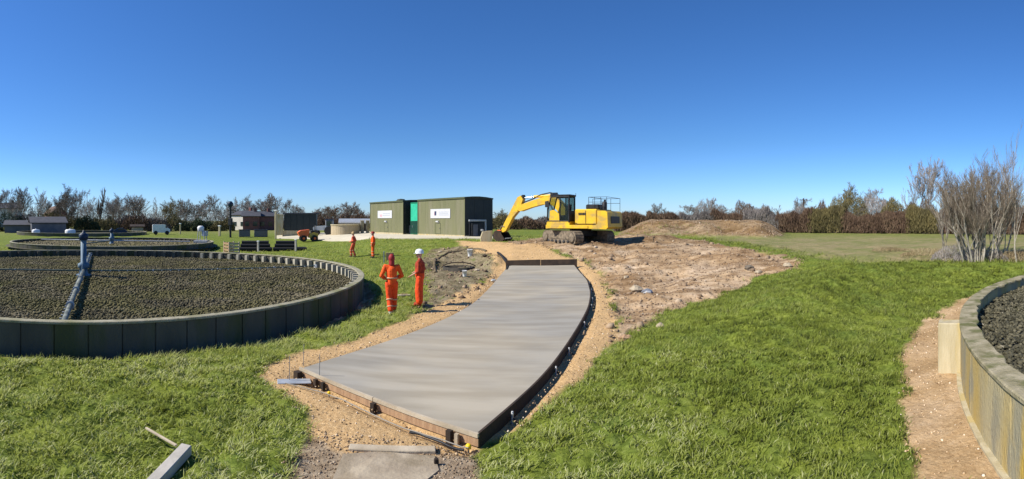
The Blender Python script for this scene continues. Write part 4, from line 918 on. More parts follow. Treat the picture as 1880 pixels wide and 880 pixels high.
    MB().box((5.72, 0, .80), (.36, .5, .08), None, .02).build('hitch', M['orange'], b)
    for o in [ar]+list(ar.children):                # the arm reaches a little further out
        if o.name.startswith('arm_pivot'): continue
        for v in o.data.vertices: v.co.x += max(0.0, 3.0-v.co.z)*.21
    for o in [b]+list(b.children):
        for v in o.data.vertices: v.co.x += .50
    return t

# ================================================================== PEOPLE
def capsule(mb, p0, r0, p1, r1, n=12):
    p0, p1 = Vector(p0), Vector(p1); d = (p1-p0); L = d.length; d = d/L if L > 1e-6 else Vector((0, 0, 1))
    pts, rr = [], []
    for k in range(1, 5): a = PI/2*k/4; pts.append(p0-d*r0*math.cos(a)); rr.append(max(r0*math.sin(a), 1e-4))
    for k in range(0, 4): a = PI/2*k/4; pts.append(p1+d*r1*math.sin(a)); rr.append(max(r1*math.cos(a), 1e-4))
    pts.append(p1+d*r1); rr.append(1e-4); pts.insert(0, p0-d*r0); rr.insert(0, 1e-4); mb.tube(pts, rr, n, cap=True)
def ellip(mb, c, r, n=14):
    mb.lathe([(math.sin(PI*k/10)*1.0+1e-4, -math.cos(PI*k/10)) for k in range(11)], n=n, T=Matrix.Translation(c) @ Matrix.Diagonal((*r, 1)))
def fuse(name, mb, m, parent, vox, smooth=3):
    """melt the shapes into one continuous skin"""
    o = link('tmp', mb.mesh('tmp')); md = o.modifiers.new('r', 'REMESH'); md.mode = 'VOXEL'; md.voxel_size = vox; md.use_smooth_shade = True
    sm = o.modifiers.new('s', 'SMOOTH'); sm.iterations = smooth; sm.factor = .5
    dg = bpy.context.evaluated_depsgraph_get(); me = bpy.data.meshes.new_from_object(o.evaluated_get(dg)); bpy.data.objects.remove(o); me.name = name
    me.materials.clear(); return link(name, me, m, parent)
def person(loc, face, label, J, mats, vox=.012, hard='helmet', group='workers in orange near the path'):
    """J: joints in a frame with +Y = facing, +X = the person's right"""
    t = empty('person', loc, face, label, 'person', group); t.scale = (.965,)*3
    V = lambda k: Vector(J[k]); S = {1: 'r', -1: 'l'}
    hd = V('head'); nk = V('neck'); ch = V('chest'); pv = V('pelvis'); hy = J.get('look', 0.0)
    RH = Matrix.Translation(hd) @ Matrix.Rotation(hy, 4, 'Z')
    b = MB()
    ellip(b, hd, (.076, .095, .115)); capsule(b, RH @ Vector((0, .045, -.055)), .052, RH @ Vector((0, .05, -.07)), .045)
    capsule(b, nk, .055, hd+Vector((0, -.01, -.06)), .055); capsule(b, RH @ Vector((0, .088, -.005)), .009, RH @ Vector((0, .105, -.03)), .015, 8)
    for s in (1, -1): ellip(b, RH @ Vector((s*.078, -.005, -.01)), (.012, .024, .034), 8)
    capsule(b, ch, .12, pv, .12)
    for s in (1, -1):
        q = S[s]; sh, el, wr, hp, kn, an = [V(k+q) for k in ('sh', 'el', 'wr', 'hp', 'kn', 'an')]
        capsule(b, ch+Vector((0, 0, .05)), .08, sh, .055); capsule(b, sh, .048, el, .036); capsule(b, el, .036, wr, .025)
        capsule(b, pv, .1, hp, .08); capsule(b, hp, .078, kn, .052); capsule(b, kn, .050, an, .034)
        d = (wr-el).normalized(); side = d.cross(Vector((0, 0, 1))); side = side.normalized() if side.length > .1 else Vector((1, 0, 0)); cu = (d.cross(side)*-.35 if False else Vector((0, .25, -.25)))
        pm = wr+d*.075; capsule(b, wr+side*.015, .024, pm+side*.022, .020, 8); capsule(b, wr-side*.015, .024, pm-side*.022, .020, 8)
        for f, ln in ((-.033, .058), (-.011, .072), (.011, .068), (.033, .052)):
            a0 = pm+side*f; a1 = a0+(d+cu*.5).normalized()*ln*.55; a2 = a1+(d+cu*1.6).normalized()*ln*.5; capsule(b, a0, .0105, a1, .0100, 6); capsule(b, a1, .0100, a2, .0085, 6)
        th = wr+d*.03+side*(.03 if s > 0 else -.03); t1_ = th+(side*(.8 if s > 0 else -.8)+d).normalized()*.045; capsule(b, th, .013, t1_, .011, 6); capsule(b, t1_, .011, t1_+(d+cu).normalized()*.03, .009, 6)
    bd = fuse('body', b, M['skin'], t, vox, 2)
    for s in (1, -1): mb = MB(); ellip(mb, RH @ Vector((s*.032, .083, .012)), (.010, .006, .007), 8); mb.build('eye', M['black'], t)
    # trousers
    b = MB(); capsule(b, pv+Vector((0, 0, .06)), .150, pv-Vector((0, 0, .04)), .150)
    for s in (1, -1):
        q = S[s]; hp, kn, an = V('hp'+q), V('kn'+q), V('an'+q); w_ = J.get('wide', 1.0)
        capsule(b, hp, .112, kn, .088*w_); capsule(b, kn, .088*w_, an+Vector((0, 0, .07)), .085*w_)
    if J.get('bib'): capsule(b, pv+Vector((0, .02, .05)), .15, ch+Vector((0, .03, -.12)), .13)
    tr = fuse('trousers', b, mats['trousers'], t, vox)
    # jacket
    b = MB(); capsule(b, ch+Vector((0, 0, .02)), .165, (ch+pv)/2, .158); capsule(b, (ch+pv)/2, .158, pv+Vector((0, 0, J.get('hem', .02))), .155)
    capsule(b, ch+Vector((0, 0, .10)), .10, nk, .068)
    for s in (1, -1):
        q = S[s]; sh, el, wr = V('sh'+q), V('el'+q), V('wr'+q)
        capsule(b, ch+Vector((s*.05, 0, .06)), .12, sh, .074); capsule(b, sh, .070, el, .058); capsule(b, el, .062, el.lerp(wr, J.get('sleeve', .93)), .050)
    jk = fuse('jacket', b, mats['jacket'], t, vox)
    if mats.get('hood'): b = MB(); ellip(b, hd+Vector((0, -.018, .012)), (.098, .108, .135)); capsule(b, hd+Vector((0, -.03, -.06)), .085, nk+Vector((0, -.02, 0)), .09); fuse('hood', b, mats['hood'], t, vox)
    # reflective bands
    def band(p, d, r, h=.038):
        T = Matrix.Translation(p) @ Vector(d).to_track_quat('Z', 'Y').to_matrix().to_4x4(); MB().lathe([(r, -h/2), (r+.006, -h/2), (r+.006, h/2), (r, h/2)], n=20, T=T).build('reflective_band', M['tape'], t)
    if J.get('bands'):
        band(pv+Vector((0, 0, J.get('bz', .07))), (0, 0, 1), .170)
        for s in (1, -1):
            q = S[s]; hp, kn, an = V('hp'+q), V('kn'+q), V('an'+q); band(kn+(an-kn)*.12, an-kn, .096); band(kn+(an-kn)*.62, an-kn, .094); band(V('el'+q)*.5+V('wr'+q)*.5, V('wr'+q)-V('el'+q), .064, .04)
    # boots
    for s in (1, -1):
        an = V('an'+S[s]); b = MB(); capsule(b, an+Vector((0, 0, .07)), .062, an+Vector((0, -.01, -.03)), .055); capsule(b, an+Vector((0, -.02, -.045)), .048, an+Vector((s*.015, .15, -.052)), .043); capsule(b, an+Vector((0, .02, -.03)), .05, an+Vector((s*.01, .10, -.045)), .045)
        fuse('boot', b, mats['boot'+S[s]] if 'boot'+S[s] in mats else mats['boot'], t, vox, 2)
    if hard == 'helmet':
        hm = MB(); hm.lathe([(.136, -.01), (.124, .0), (.126, .04), (.108, .09), (.068, .125), (0, .138)], n=24, T=RH @ Matrix.Translation((0, -.005, .04)) @ Matrix.Diagonal((.92, 1.1, 1, 1))); h = hm.build('hard_hat', mats['helmet'], t)
        hm = MB(); hm.prism([(.10, -.012), (.185, -.03), (.185, -.022), (.10, .004)], -.075, .075, RH @ Matrix.Translation((0, 0, .045)) @ Matrix.Rotation(PI/2, 4, 'Z')); hm.build('peak', mats['helmet'], h)
    if mats.get('hair'): b = MB(); ellip(b, hd+Vector((0, -.02, .015)), (.085, .095, .11)); fuse('hair', b, mats['hair'], t, vox)
    return t
def stand(**k):
    J = dict(head=(0, .02, 1.665), neck=(0, 0, 1.50), chest=(0, 0, 1.30), pelvis=(0, 0, .98), shr=(.19, 0, 1.43), shl=(-.19, 0, 1.43), elr=(.27, .02, 1.15), ell=(-.27, .02, 1.15),
             wrr=(.24, .18, .98), wrl=(-.24, .18, .98), hpr=(.09, 0, .92), hpl=(-.09, 0, .92), knr=(.11, .02, .50), knl=(-.11, .02, .50), anr=(.12, -.02, .105), anl=(-.12, -.02, .105), bands=1)
    J.update(k); return J
def build_people():
    def put(px, py): x, y = cast(px, py); return Vector((x, y, zg(x, y)))
    def face(px, deg): return -(px-940)/F+math.radians(deg)      # 0 = away from the camera, 90 = to the left
    p = put(719, 574)
    person(p, face(719, 8), 'worker in bright orange suit and red hood standing with back to the camera', stand(elr=(.31, -.02, 1.16), ell=(-.31, -.02, 1.16), wrr=(.16, .20, 1.05), wrl=(-.16, .20, 1.05), knr=(.09, .06, .50), anr=(.08, .10, .105), knl=(-.07, .0, .5), anl=(-.05, -.12, .105), bz=.12, hem=.0),
           dict(jacket=M['hivis'], trousers=M['hivis_red'], boot=M['boot'], bootl=M['boot_pale'], hood=M['helmet_red']), hard='hood')
    p = put(771, 561)
    person(p, face(771, 82), 'worker in white hard hat, dark top and orange trousers standing side-on beside the path', stand(bib=1, bands=0, wide=1.38, look=.05, elr=(.24, -.10, 1.17), wrr=(.20, .17, 1.08), ell=(-.20, .02, 1.13), wrl=(-.12, .27, .98), sleeve=.25, knr=(.10, .03, .5), knl=(-.10, .03, .5), anr=(.11, .03, .105), anl=(-.11, .0, .105), hem=.12),
           dict(jacket=M['dark_cloth'], trousers=M['hivis_red'], boot=M['dark_cloth'], helmet=M['helmet_white']))
    p = put(649, 473)
    person(p, face(649, 70), 'distant worker in faded red-orange suit with sandy hard hat, left of another worker', stand(elr=(.25, -.10, 1.18), wrr=(.14, .22, 1.12), ell=(-.22, -.08, 1.18), wrl=(-.10, .25, 1.10), knr=(.12, .10, .52), anr=(.13, -.06, .105), knl=(-.12, .16, .52), anl=(-.13, .12, .105), bz=.1),
           dict(jacket=M['hivis_faded'], trousers=M['hivis_faded'], boot=M['boot'], helmet=M['helmet_brown']), .022)
    p = put(685, 473)
    person(p, face(685, 95), 'distant slim worker in bright orange, standing side-on right of the sandy-hatted worker', stand(elr=(.20, -.03, 1.15), wrr=(.15, .10, .95), ell=(-.20, .0, 1.15), wrl=(-.16, .10, .95), knr=(.07, .02, .5), anr=(.07, .03, .105), knl=(-.07, .02, .5), anl=(-.07, -.02, .105)),
           dict(jacket=M['hivis'], trousers=M['hivis'], boot=M['boot'], helmet=M['helmet_red']), .022)

# ================================================================== TREES AND HEDGES (bare, early spring)
def grow(seed, H, stems, spread, depth, up=.5, nb=(3, 5), r0=.03, curve=.25, first=.22, lean=0.12):
    """a bare tree: returns thick segments (trunk, limbs) and thin segments (twigs), each (p0, p1, r0, r1)"""
    rn = random.Random(seed); thick, thin = [], []
    def br(p, d, L, r, lv):
        n = 4 if lv <= 1 else 2; q = p; pts = [(q, r)]
        for i in range(n):
            d = (d+Vector((rn.gauss(0, curve*.5), rn.gauss(0, curve*.5), rn.gauss(0, curve*.3)+up*.12))).normalized(); q2 = q+d*(L/n); r2 = r*(1-.75*(i+1)/n) if lv >= depth else r*(1-.5*(i+1)/n)
            (thick if lv <= 1 else thin).append((q, q2, pts[-1][1], r2)); q = q2; pts.append((q, r2))
        if lv >= depth: return
        k = rn.randint(*nb)+(2 if lv == 0 else 0)+(2 if lv == depth-1 else 0)
        for j in range(k):
            f = (first if lv == 0 else .15)+(1-(first if lv == 0 else .15))*(j+rn.random())/k; f = min(f, .98); i = min(int(f*n), n-1); a, ra = pts[i]; b_, rb = pts[i+1]; u = f*n-i
            pos = a.lerp(b_, u); rad = (ra*(1-u)+rb*u)*.62; dd = (b_-a).normalized()
            ax = dd.orthogonal().normalized(); ax.rotate(Matrix.Rotation(rn.uniform(0, 2*PI), 3, dd)); ang = rn.uniform(.35, .8)*spread
            nd = (dd*math.cos(ang)+ax*math.sin(ang)); nd.z += up*.35; nd.normalize()
            br(pos, nd, L*rn.uniform(.42, .68)*(1.15-.35*f), max(rad, .004), lv+1)
    for s in range(stems):
        a = rn.uniform(0, 2*PI); d = Vector((math.cos(a)*lean*rn.uniform(.4, 1.4), math.sin(a)*lean*rn.uniform(.4, 1.4), 1)).normalized()
        base = Vector((math.cos(a)*.12*(stems > 1)*rn.uniform(.5, 2.2)*(3.4 if stems > 8 else 1), math.sin(a)*.12*(stems > 1)*rn.uniform(.5, 2.2)*(2.6 if stems > 8 else 1), -.15))
        br(base, d, H*rn.uniform(.62, .78) if stems == 1 else H*rn.uniform(.5, .75), r0*H*rn.uniform(.6, 1.0), 0)
    return thick, thin
def seg_mesh(name, segs, sides, rmin=0.0, rscale=1.0):
    n = len(segs); P0 = np.array([tuple(s[0]) for s in segs]); P1 = np.array([tuple(s[1]) for s in segs])
    R0 = np.maximum(np.array([s[2] for s in segs])*rscale, rmin); R1 = np.maximum(np.array([s[3] for s in segs])*rscale, rmin*.6)
    d = P1-P0; d /= np.linalg.norm(d, axis=1, keepdims=True)+1e-9; up = np.where(np.abs(d[:, 2:3]) < .9, [[0, 0, 1.]], [[1., 0, 0]])
    a = np.cross(d, up); a /= np.linalg.norm(a, axis=1, keepdims=True); b = np.cross(a, d); V = np.empty((n, 2, sides, 3))
    for k in range(sides):
        t = 2*PI*k/sides; o = a*math.cos(t)+b*math.sin(t); V[:, 0, k] = P0-d*R0[:, None]*.3+o*R0[:, None]; V[:, 1, k] = P1+o*R1[:, None]
    f = np.array([(k, (k+1) % sides, sides+(k+1) % sides, sides+k) for k in range(sides)]); Fc = (f[None]+np.arange(n)[:, None, None]*2*sides).reshape(-1, 4)
    tone = np.repeat(np.clip(RNG.normal(.5, .22, n), 0, 1), 2*sides); return np_mesh(name, V.reshape(-1, 3), Fc, tone, True)
def tree_proto(seed, H, rmin, **k):
    th, tn = grow(seed, H, **k); zt = max(max(s[1].z for s in tn), .1); wd = max(np.hypot(s[1].x, s[1].y) for s in tn)
    return dict(trunk=seg_mesh('trunk', th, 6, rmin), crown=seg_mesh('twig_crown', tn, 3, rmin), h=zt, w=wd)
def plant_tree(P, loc, h, w, rz, label, group, bark, twig, name='bare_tree'):
    t = empty(name, loc, rz, label, 'tree', group); sw, sh = w/P['w'], h/P['h']; t.scale = (sw, sw, sh)
    for part in ('trunk', 'crown'):
        me = P[part]; o = bpy.data.objects.new('trunk' if part == 'trunk' else 'twig_crown', me); COL.objects.link(o); o.parent = t
        if not me.materials: me.materials.append(M['bark'])
        o.material_slots[0].link = 'OBJECT'; o.material_slots[0].material = bark if part == 'trunk' else twig
    return t
def bush_mesh(name, n, L, W, H, wid, up=1.0, lumps=None, leaf=False, seed=1, base=0.0):
    """a thicket: thin upright shoots (or leaves) filling an uneven volume"""
    rg = np.random.default_rng(seed); x = rg.uniform(-L/2, L/2, n); y = rg.uniform(-W/2, W/2, n)
    top = H*(.58+.42*np.clip(.5+1.0*fbm(x, y*0+seed*3.1, lumps or .5, 3, seed), 0, 1.2))*(1-.25*(np.abs(y)/(W/2))**2)
    if L < 8 and not name.startswith('hedge'): top = top*np.sqrt(np.clip(1.05-(x/(L/2))**2, .05, 1))
    z = base+rg.uniform(0, 1, n)**((1.5 if 'wood' in name else .8) if not leaf else .7)*top*.92
    if leaf:
        d = rg.normal(0, 1, (n, 3)); ln = rg.uniform(.6, 1.3, n)*wid*1.6
    else:
        d = np.c_[rg.normal(0, .32, n), rg.normal(0, .32, n), np.full(n, up)]; ln = rg.uniform(.25, .6, n)*np.clip(H*.35, .3, 1.2)
    d /= np.linalg.norm(d, axis=1, keepdims=True); a = rg.uniform(0, 2*PI, n); s = np.c_[np.cos(a), np.sin(a), np.zeros(n)]*wid[..., None]*.5 if hasattr(wid, '__len__') else np.c_[np.cos(a), np.sin(a), rg.uniform(-.3, .3, n)]*wid*.5
    P = np.c_[x, y, z]; E_ = P+d*ln[:, None]; E_[:, 2] = np.minimum(E_[:, 2], top+rg.uniform(0, .12, n)*H*.6)
    V = np.stack([P-s, P+s, E_], 1); tn = np.clip(.45+.35*fbm(x, z, .8, 3, seed+5)+rg.normal(0, .16, n), 0, 1)
    return np_mesh(name, V.reshape(-1, 3), np.arange(3*n).reshape(-1, 3), np.repeat(tn, 3))
def build_trees():
    PR = {'wide': tree_proto(3, 10, .022, stems=1, spread=1.15, depth=4, up=.28, nb=(5, 6), r0=.018, first=.18),
          'tall': tree_proto(8, 10, .022, stems=1, spread=.9, depth=4, up=.42, nb=(5, 6), r0=.016, first=.18),
          'round': tree_proto(21, 10, .022, stems=2, spread=1.2, depth=4, up=.22, nb=(4, 6), r0=.014, first=.15),
          'loose': tree_proto(34, 10, .022, stems=1, spread=1.0, depth=4, up=.35, nb=(4, 5), r0=.016, first=.2),
          'poplar': tree_proto(55, 10, .028, stems=1, spread=.42, depth=3, up=1.2, nb=(7, 10), r0=.014, first=.1, lean=.02)}
    tones = {'g': M['twig_mid'], 'p': M['twig_pale'], 'r': M['twig_red'], 'o': M['twig_olive'], 'd': M['twig']}
    #          px, top row, width px, range, prototype, tone, words
    rows = [(8,352,52,98,'wide','g','leftmost bare tree at the left edge of the view'),
            (45,347,40,112,'tall','g','bare tree second from the left edge, with a narrow upright crown'),
            (68,349,34,118,'loose','p','thin pale bare tree just left of the biggest dark tree on the left'),
            (108,344,74,92,'round','d','biggest dark spreading tree of the left tree line, behind the grey shed'),
            (140,352,40,104,'wide','g','bare tree behind the tall blue sprinkler column'),
            (161,360,34,125,'loose','p','faint pale tree right of the blue sprinkler column'),
            (183,350,17,105,'poplar','d','slender columnar tree standing above its neighbours on the left'),
            (207,359,44,128,'round','g','rounded bare tree right of the slender columnar tree'),
            (232,360,40,132,'wide','p','pale spreading tree above the small tan shed'),
            (258,364,36,126,'tall','g','upright bare tree behind the small tan shed'),
            (284,366,28,135,'loose','p','sparse tree above the white van on the left'),
            (314,365,44,108,'round','o','brownish round-topped tree right of the white van'),
            (343,368,34,128,'tall','g','bare tree between the brownish tree and the white-headed stand'),
            (368,372,34,138,'loose','p','low pale tree behind the white-headed stand'),
            (398,362,46,122,'wide','g','broad grey tree left of the tall dark pole'),
            (436,366,40,135,'round','p','pale tree between the dark pole and the cream house'),
            (463,362,50,128,'round','g','round grey tree above the red brick houses'),
            (496,360,46,122,'tall','g','tall grey tree left of the dark green store'),
            (531,369,36,130,'wide','g','bare tree above the pale end of the dark green store'),
            (557,382,26,150,'loose','p','small faint tree above the dark green store'),
            (588,384,36,120,'round','r','low dark tree above the grey tractor'),
            (617,380,36,112,'wide','r','brown tree above the left of the tan tank'),
            (637,373,40,108,'tall','g','dark tree above the right of the tan tank'),
            (664,378,36,104,'round','r','dark tree just left of the olive kiosks'),
            (917,386,44,88,'round','o','small tree between the kiosk end and the excavator arm'),
            (1202,375,22,170,'tall','g','small distant tree right of the excavator'),
            (1228,384,44,150,'round','d','low dark tree right of the small distant one'),
            (1268,378,52,150,'wide','g','rounded grey tree above the left of the soil heap'),
            (1301,366,26,185,'tall','p','bluish distant tree rising above the hedge over the heap'),
            (1330,379,40,160,'round','g','rounded tree above the middle of the soil heap'),
            (1362,374,44,150,'wide','g','dark rounded tree above the right of the soil heap'),
            (1398,377,36,150,'round','g','low tree above the right end of the soil heap'),
            (1430,379,36,155,'loose','g','low tree right of the soil heap end'),
            (1462,366,40,140,'wide','g','bare tree beside the thin dark pole on the right'),
            (1500,383,34,120,'round','r','low brown tree in front of the red tiled roof'),
            (1550,349,66,92,'round','o','large olive-brown tree with a pointed top on the right skyline'),
            (1598,358,56,96,'wide','p','pale rounded tree right of the pointed olive-brown tree'),
            (1634,372,36,100,'tall','r','small reddish tree left of the pale double tree'),
            (1672,322,44,64,'loose','p','left crown of the tall pale pair on the right'),
            (1696,314,58,66,'tall','p','tall pale tree left of the big near thicket tree'),
            (1738,350,44,70,'wide','r','reddish tree behind the left side of the big thicket tree')]
    refs = ['between the two leftmost trees', 'left of the biggest dark spreading tree', 'right of the biggest dark spreading tree', 'just left of the slender columnar tree', 'just right of the slender columnar tree', 'behind the rounded tree above the small blue column', 'left of the small tan shed', 'right of the small tan shed', 'above the back of the white van', 'right of the brownish round-topped tree', 'left of the white-headed pump stand', 'right of the white-headed pump stand',
            'just left of the tall dark pole', 'above the cream house', 'between the two brick houses', 'above the pale lamp post', 'above the middle of the dark green store', 'above the right end of the dark green store', 'above the roof of the grey tractor', 'above the left edge of the tan tank', 'above the pale-roofed low shed']
    gaps = [(26,358),(88,356),(124,360),(172,366),(196,366),(219,366),(245,368),(271,372),(299,372),(329,372),(356,374),(384,370),(415,372),(449,370),(480,368),(514,372),(544,378),(572,386),(603,382),(628,380),(650,382)]
    for k, (px, ty) in enumerate(gaps): rows.append((px, ty, 46, 150+(k*7) % 30, ('wide', 'round', 'tall', 'loose')[k % 4], 'gp'[k % 2], None))
    i = 0
    for px, ty, wp, r, pk, tn, lb in rows:
        if lb is None: lb = 'faint back-row bare tree '+refs.pop(0)
        P = PR[pk]; p = at(px, r, -.1); top = EYE+(HZ-ty)*r/F; h = (top-p.z)*(1.10 if px < 1480 else 1.22); w_ = wp/F*r/2*1.5
        plant_tree(P, p, h, w_, i*1.7, lb, 'bare trees along the skyline' if i < 40 else 'back row of distant trees on the left', M['bark'], tones[tn]); i += 1
    # the near many-stemmed tree on the right
    th, tn = grow(141, 6.4, 24, .58, 4, up=.8, nb=(3, 5), r0=.0065, curve=.16, first=.25, lean=.17)
    p = at(1798, 22.0, -.05); t = empty('thicket_tree', p, .4, 'big many-stemmed bare tree with pale trunks at the right edge of the field', 'tree')
    zt = max(s[1].z for s in tn); sc = (EYE+(HZ-262)*22/F-p.z)/zt; wd = np.percentile([abs(s[1].x) for s in tn], 97); t.scale = (1.98/wd, 1.98/wd, sc)
    link('trunk', seg_mesh('trunk', th, 7, .007, 1.15), M['bark_pale'], t); link('twig_crown', seg_mesh('twig_crown', tn, 4, .0042, 1.0), M['twig_brown'], t)
    for px, r, H_, sd, lb in ((1868, 21.5, 5.2, 91, 'thin single-stemmed sapling right of the many-stemmed tree'), (1738, 23.5, 4.0, 92, 'low leaning sapling left of the many-stemmed tree'), (1840, 25, 5.6, 93, 'taller bare tree just behind the right of the many-stemmed tree')):
        th, tn = grow(sd, H_, 2 if sd != 91 else 1, .6, 3, up=.7, nb=(3, 5), r0=.009, curve=.18, lean=.12); q = at(px, r, -.05)
        t = empty('sapling', q, 0, lb, 'tree'); link('trunk', seg_mesh('trunk', th, 6, .006), M['bark_pale'], t); link('twig_crown', seg_mesh('twig_crown', tn, 3, .005), M['twig_pale'], t)
    # bramble and dead growth under it
    n = 0
    for px, r, L, H_, mt, lb in ((1700, 24.5, 2.6, .5, 'twig_dry', 'low tawny bramble patch left of the many-stemmed tree'), (1752, 23, 2.2, .9, 'twig_pale', 'brown bramble at the left foot of the many-stemmed tree'), (1800, 22.6, 2.6, .9, 'twig_pale', 'tangle of pale dead stems round the many-stemmed trunks'),
                          (1850, 22.6, 2.4, .65, 'twig_dry', 'olive undergrowth right of the many-stemmed trunks'), (1905, 23, 3.2, .9, 'twig_red', 'reddish undergrowth at the right edge of the view'), (1640, 27, 2.4, .25, 'twig_dry', 'low dry grass tussock in the field left of the brambles')):
        q = at(px, r, 0); a = -(px-940)/F; o = link('bramble_bush', bush_mesh('bramble', 2200, L, 1.8, H_, .022, .8, 1.2, seed=100+n), M[mt], None, q, a); tag(o, lb, 'bush', 'undergrowth by the many-stemmed tree'); n += 1
    # long hedgerow across the far side of the field, in planted lengths
    hp = [(1130,66,2.9,'twig_red'),(1190,66,2.9,'twig_red'),(1250,66,3.0,'twig_mid'),(1310,66,3.1,'twig_red'),(1370,65,3.2,'twig_mid'),(1430,64,3.2,'twig_red'),(1490,63,3.5,'twig_olive'),(1550,62,3.4,'twig_red'),(1610,61,3.6,'twig_red'),(1670,60,3.6,'twig_olive'),(1730,59,3.7,'twig_red'),(1790,58,3.8,'twig'),(1850,57,3.9,'twig_red'),(1910,56,3.9,'twig_red'),(1970,55,3.9,'twig')]
    t = empty('hedgerow', at(1500, 63), 0, 'long brown leafless hedgerow closing the far side of the field', 'hedge'); base = t.location.copy()
    for i in range(len(hp)-1):
        a, b = at(hp[i][0], hp[i][1]), at(hp[i+1][0], hp[i+1][1]); L = (b-a).length*1.08; c = (a+b)/2
        me = bush_mesh('hedge', 11000, L, 2.6, hp[i][2]+.35, .075, 1.1, .45, seed=200+i); o = link('hedge_section', me, M[hp[i][3]], t, c-base, math.atan2(b.y-a.y, b.x-a.x)); o['kind'] = 'stuff'
        me = bush_mesh('hedge_core', 1500, L, 1.6, hp[i][2]*.55, .32, .6, .3, leaf=True, seed=300+i); o = link('hedge_core', me, M['twig'], t, c-base+Vector((0, .3, 0)), math.atan2(b.y-a.y, b.x-a.x)); o['kind'] = 'stuff'
    # dark scrub and evergreens along the foot of the left tree line
    left = [(-30,96,64,3.4,'leafdark'),(14,94,60,4.6,'leafdark'),(52,98,52,4.4,'twig'),(92,96,50,5.4,'twig_olive'),(132,97,56,4.6,'twig_olive'),(160,92,36,4.4,'leafdark'),(190,96,50,3.4,'twig_olive'),(222,98,46,3.8,'twig'),(250,95,44,3.6,'twig_red'),(284,97,46,4.0,'twig'),(318,98,44,3.6,'twig_olive'),(350,97,42,3.4,'leafdark'),(380,98,38,3.0,'leafdark'),(408,97,34,3.6,'twig_olive'),(438,118,40,3.6,'twig'),(500,118,60,3.8,'twig'),(560,104,50,3.0,'twig_olive'),(596,96,46,3.4,'twig_red'),(632,94,50,3.9,'twig_red'),(672,92,44,3.6,'twig_red'),(922,80,52,2.8,'twig_olive'),(966,80,56,3.0,'twig_red'),(1012,82,60,2.9,'twig'),(1075,84,70,2.8,'twig_red'),(1130,82,60,2.7,'twig_red')]
    spots = ['at the far left edge', 'below the leftmost bare trees', 'left of the grey shed', 'behind the grey shed', 'left of the blue column top', 'right of the blue column top', 'below the slender columnar tree', 'left of the small tan shed', 'right above the small tan shed', 'behind the white van', 'right of the white van', 'left of the white-headed stand', 'behind the white-headed stand', 'left of the dark pole', 'behind the cream house', 'behind the red brick houses', 'behind the dark green store', 'behind the grey tractor', 'behind the tan tank', 'just left of the olive kiosks', 'between the kiosk and the excavator arm', 'seen under the excavator boom', 'just left of the excavator cab', 'behind the excavator engine housing', 'just right of the excavator']
    for k, ((px, r, wp, H_, mt), sp) in enumerate(zip(left, spots)):
        q = at(px, r, -.05); L = min(wp/F*r*1.35, 7.9); o = link('scrub_bush' if mt != 'leafdark' else 'evergreen_bush', bush_mesh('bush', 3600 if mt != 'leafdark' else 5200, L, L*.7, H_, .11 if mt != 'leafdark' else .15, .8, .6, leaf=(mt == 'leafdark'), seed=400+k), M[mt], None, q, -(px-940)/F)
        tag(o, ('dark evergreen bush ' if mt == 'leafdark' else {'twig': 'grey-brown scrub bush ', 'twig_olive': 'olive-brown scrub bush ', 'twig_red': 'reddish-brown scrub bush '}[mt])+sp, 'bush', 'scrub along the tree line')

def build_skyline_bushes():
    rowsb = [(1524, 74, 60, 372, 'twig_red', 'reddish-brown tall bush left of the pointed olive-brown tree'), (1556, 76, 84, 355, 'twig_olive', 'large olive-brown bush mass under the pointed tree'), (1604, 78, 66, 364, 'twig_pale', 'pale rounded bush right of the large olive-brown mass'),
             (1640, 74, 50, 374, 'twig_olive', 'tawny bush left of the tall pale tree on the right'), (1688, 72, 70, 372, 'twig_red', 'reddish bush at the foot of the tall pale tree'), (1466, 80, 60, 378, 'twig_mid', 'grey bush at the foot of the thin dark telegraph pole'),
             (1300, 96, 80, 377, 'twig_mid', 'grey bush above the middle of the soil heap'), (1370, 92, 90, 375, 'twig_red', 'brown bush above the right part of the soil heap'), (1755, 70, 90, 378, 'twig_red', 'reddish bush behind the left of the many-stemmed tree'), (1840, 68, 90, 376, 'twig_olive', 'olive bush behind the right of the many-stemmed tree')]
    for k, (px, r, wp, ty, mt, lb) in enumerate(rowsb):
        q = at(px, r, -.05); L = wp/F*r*1.2; H_ = (EYE+(HZ-ty)*r/F-q.z)*1.28; L = min(L, 7.9)
        o = link('tall_bush', bush_mesh('bush', 5200, L, L*.7, H_, .075, .9, .7, seed=700+k), M[mt], None, q, -(px-940)/F); tag(o, lb, 'bush', 'tall bushes behind the hedgerow')
